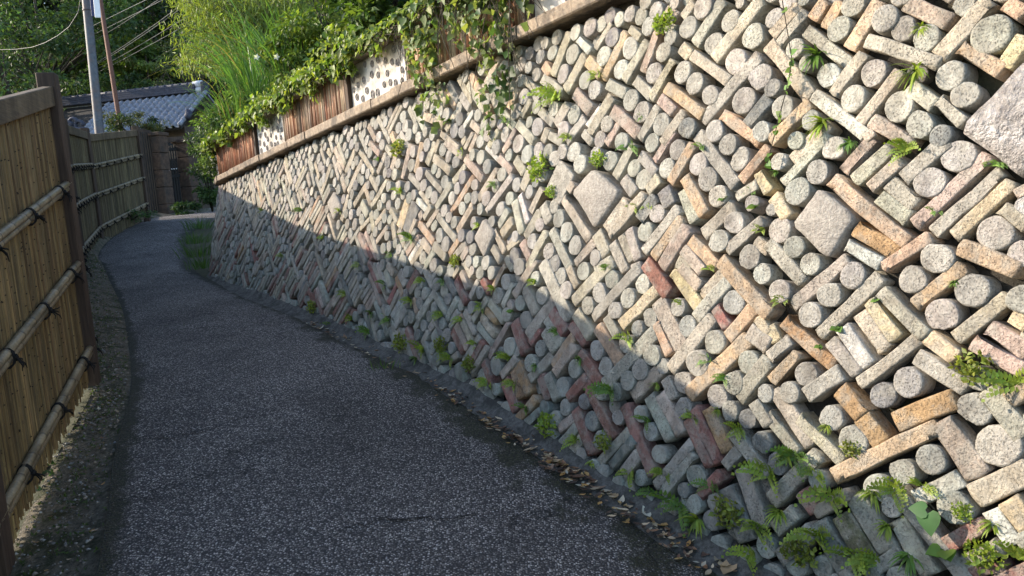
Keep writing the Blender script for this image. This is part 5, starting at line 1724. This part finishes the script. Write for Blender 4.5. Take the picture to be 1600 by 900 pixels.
DRY = [(.36, .27, .17), (.22, .13, .08), (.14, .08, .055), (.50, .42, .30), (.40, .24, .09), (.09, .06, .045)]
big = [(1125, 876, 30, 0), (1135, 884, 34, 3), (1140, 890, 40, 0), (1078, 850, 20, 3), (1020, 815, 26, 4), (1030, 822, 34, 4), (1046, 828, 22, 3), (1010, 806, 22, 3), (1050, 836, 20, 2),
       (868, 725, 24, 0), (880, 730, 20, 1), (855, 716, 16, 3), (833, 704, 14, 3), (895, 742, 20, 1), (905, 750, 22, 2), (922, 758, 20, 1), (935, 766, 20, 1), (948, 772, 18, 3), (960, 780, 20, 0), (972, 786, 16, 3),
       (812, 690, 16, 1), (800, 684, 18, 2), (822, 700, 14, 0), (780, 672, 14, 1), (760, 660, 14, 3), (735, 645, 12, 0), (910, 738, 18, 1), (888, 722, 16, 0), (1060, 842, 26, 1), (1105, 868, 24, 2)]
gB = lambda x, y: None


def gutter_pt(x, y):
    """the road or gutter surface under a sight line near the wall foot"""
    best = None
    for d in np.linspace(2.6, 9.5, 400):
        p = at(x, y, d)
        v = p[:2] - WL0
        u = v @ WT
        zb = wprof(u)[1]
        if p[2] <= zb + .022: return p
    return p


for (x, y, s_, ci) in big:
    p = gutter_pt(x, y)
    d = (p - CAMP) @ fwd
    V, Fc, C = dry_leaf(p + Z3 * .006, s_ * d / FPX * 1.3, c=DRY[ci])
    same = sorted([b for b in big if b[3] == ci], key=lambda b: -b[0])
    r_ = same.index((x, y, s_, ci))
    tag(obj('fallen_leaf', V, Fc, MAT['dry'], None, C, True),
        ['tan', 'brown', 'dark brown', 'pale straw', 'orange', 'blackish'][ci] + ' fallen leaf in the gutter, ' + ('nearest of its colour' if r_ == 0 else ORD[r_] + ' nearest of its colour'), 'leaf', 'fallen leaves in the gutter')
L = Leaves()
for k in range(430):
    u = rs.uniform(-3.2, 1.6) if k > 260 else rs.choice([-.62, -.2, .05, .34, .5, .62, .95, 1.2, 1.38]) + rs.normal() * .07
    p = WP(u, wprof(u)[1], .11 + rs.normal() * .035)
    p[2] = wprof(u)[1] + .018 + rs.uniform(0, .02)
    L.add(*dry_leaf(p, rs.uniform(.018, .055), c=DRY[rs.randint(0, 6)]))
tag(L.build('leaf_litter', MAT['dry']), 'small dry leaf litter strewn along the gutter under the wall', 'leaf litter', kind='stuff')
L = Leaves()
for k in range(260):
    i = rs.randint(int(NS * .17), int(NS * .62)); t_ = rs.rand()
    p = Ls[i] * (1 - t_) + Fs[i] * t_ + Z3 * .012
    L.add(*dry_leaf(p, rs.uniform(.012, .04), c=DRY[rs.randint(0, 6)]))
tag(L.build('verge_litter', MAT['dry']), 'dry leaf bits scattered on the mossy verge by the fence', 'leaf litter', kind='stuff')
# gravel on the verge
def pebble(p, s):
    o = rdir(1)[0]
    ax_ = unit(rs.normal(size=(3, 3)))
    V = np.array([[1, 0, 0], [-1, 0, 0], [0, 1, 0], [0, -1, 0], [0, 0, 1], [0, 0, -1]]) * s * rs.uniform(.6, 1.2, (6, 1)) * np.array([1, 1, .65])
    c, sn = math.cos(s * 9e3), math.sin(s * 9e3)
    V = V @ np.array([[c, sn, 0], [-sn, c, 0], [0, 0, 1]])
    return V + p, np.array([(0, 2, 4), (2, 1, 4), (1, 3, 4), (3, 0, 4), (2, 0, 5), (1, 2, 5), (3, 1, 5), (0, 3, 5)])


L = Leaves()
for k in range(4200):
    i = rs.randint(int(NS * .13), int(NS * .62)); t_ = .12 + .88 * rs.rand()
    p = Ls[i] * (1 - t_) + Fs[i] * t_ + Z3 * (.002 + .004 * t_) + np.array([rs.normal() * .015, rs.normal() * .03, 0])
    V, Fc = pebble(p, .004 + .012 * rs.rand() ** 3)
    L.add(V, Fc, cvar((.30, .27, .23), 1, .5).repeat(6, 0))
tag(L.build('verge_gravel', MAT['rod']), 'loose grit and small stones on the verge below the fence', 'gravel', kind='stuff')
# cracks in the road
RV = np.array([v.co for v in road.data.vertices]) + np.array(ORG[road.name])


def on_road(x, y):
    for d in np.linspace(2.2, 16, 700):
        p = at(x, y, d)
        k = np.argmin(((RV[:, :2] - p[:2]) ** 2).sum(1))
        if p[2] <= RV[k, 2] + .004: return np.array([p[0], p[1], RV[k, 2] + .0045])
    return p


for line in ([(215, 684), (250, 686), (285, 682), (330, 672), (372, 656), (410, 648), (450, 636)], [(255, 517), (300, 513), (345, 510), (385, 510), (415, 505)], [(520, 830), (600, 815), (690, 812), (760, 800)]):
    pts = [on_road(*q) for q in line]
    fine = []
    for a, b in zip(pts, pts[1:]):
        for s_ in np.linspace(0, 1, 9)[:-1]:
            fine.append(a * (1 - s_) + b * s_ + np.array([rs.normal() * .006, rs.normal() * .012, 0]))
    V = []
    for k, q in enumerate(fine):
        w_ = .0055 * (.4 + rs.rand()) * min(1, k / 4 + .2, (len(fine) - k) / 4)
        V += [q + np.array([0, w_, 0]), q - np.array([0, w_, 0])]
    Fc = np.array([(2 * k, 2 * k + 1, 2 * k + 3, 2 * k + 2) for k in range(len(fine) - 1)])
    obj('crack', V, Fc, MAT['rope'], road)
# moss and tiny weeds on the verge
L = Leaves()
for k in range(1500):
    i = rs.randint(int(NS * .15), int(NS * .75)); t_ = rs.rand() ** .7
    p = Ls[i] * (1 - t_) + Fs[i] * t_ + Z3 * rs.uniform(-.005, .012)
    n = 3
    L.add(*leaf_arrays(np.tile(p, (n, 1)), rdir(n, .6), rdir(n, 1), rs.uniform(.01, .03, n), rs.uniform(.004, .010, n), cvar((.075, .115, .03), n, .4)))
tag(L.build('moss', MAT['leaf']), 'moss and tiny weeds covering the verge beside the fence', 'moss', kind='stuff')
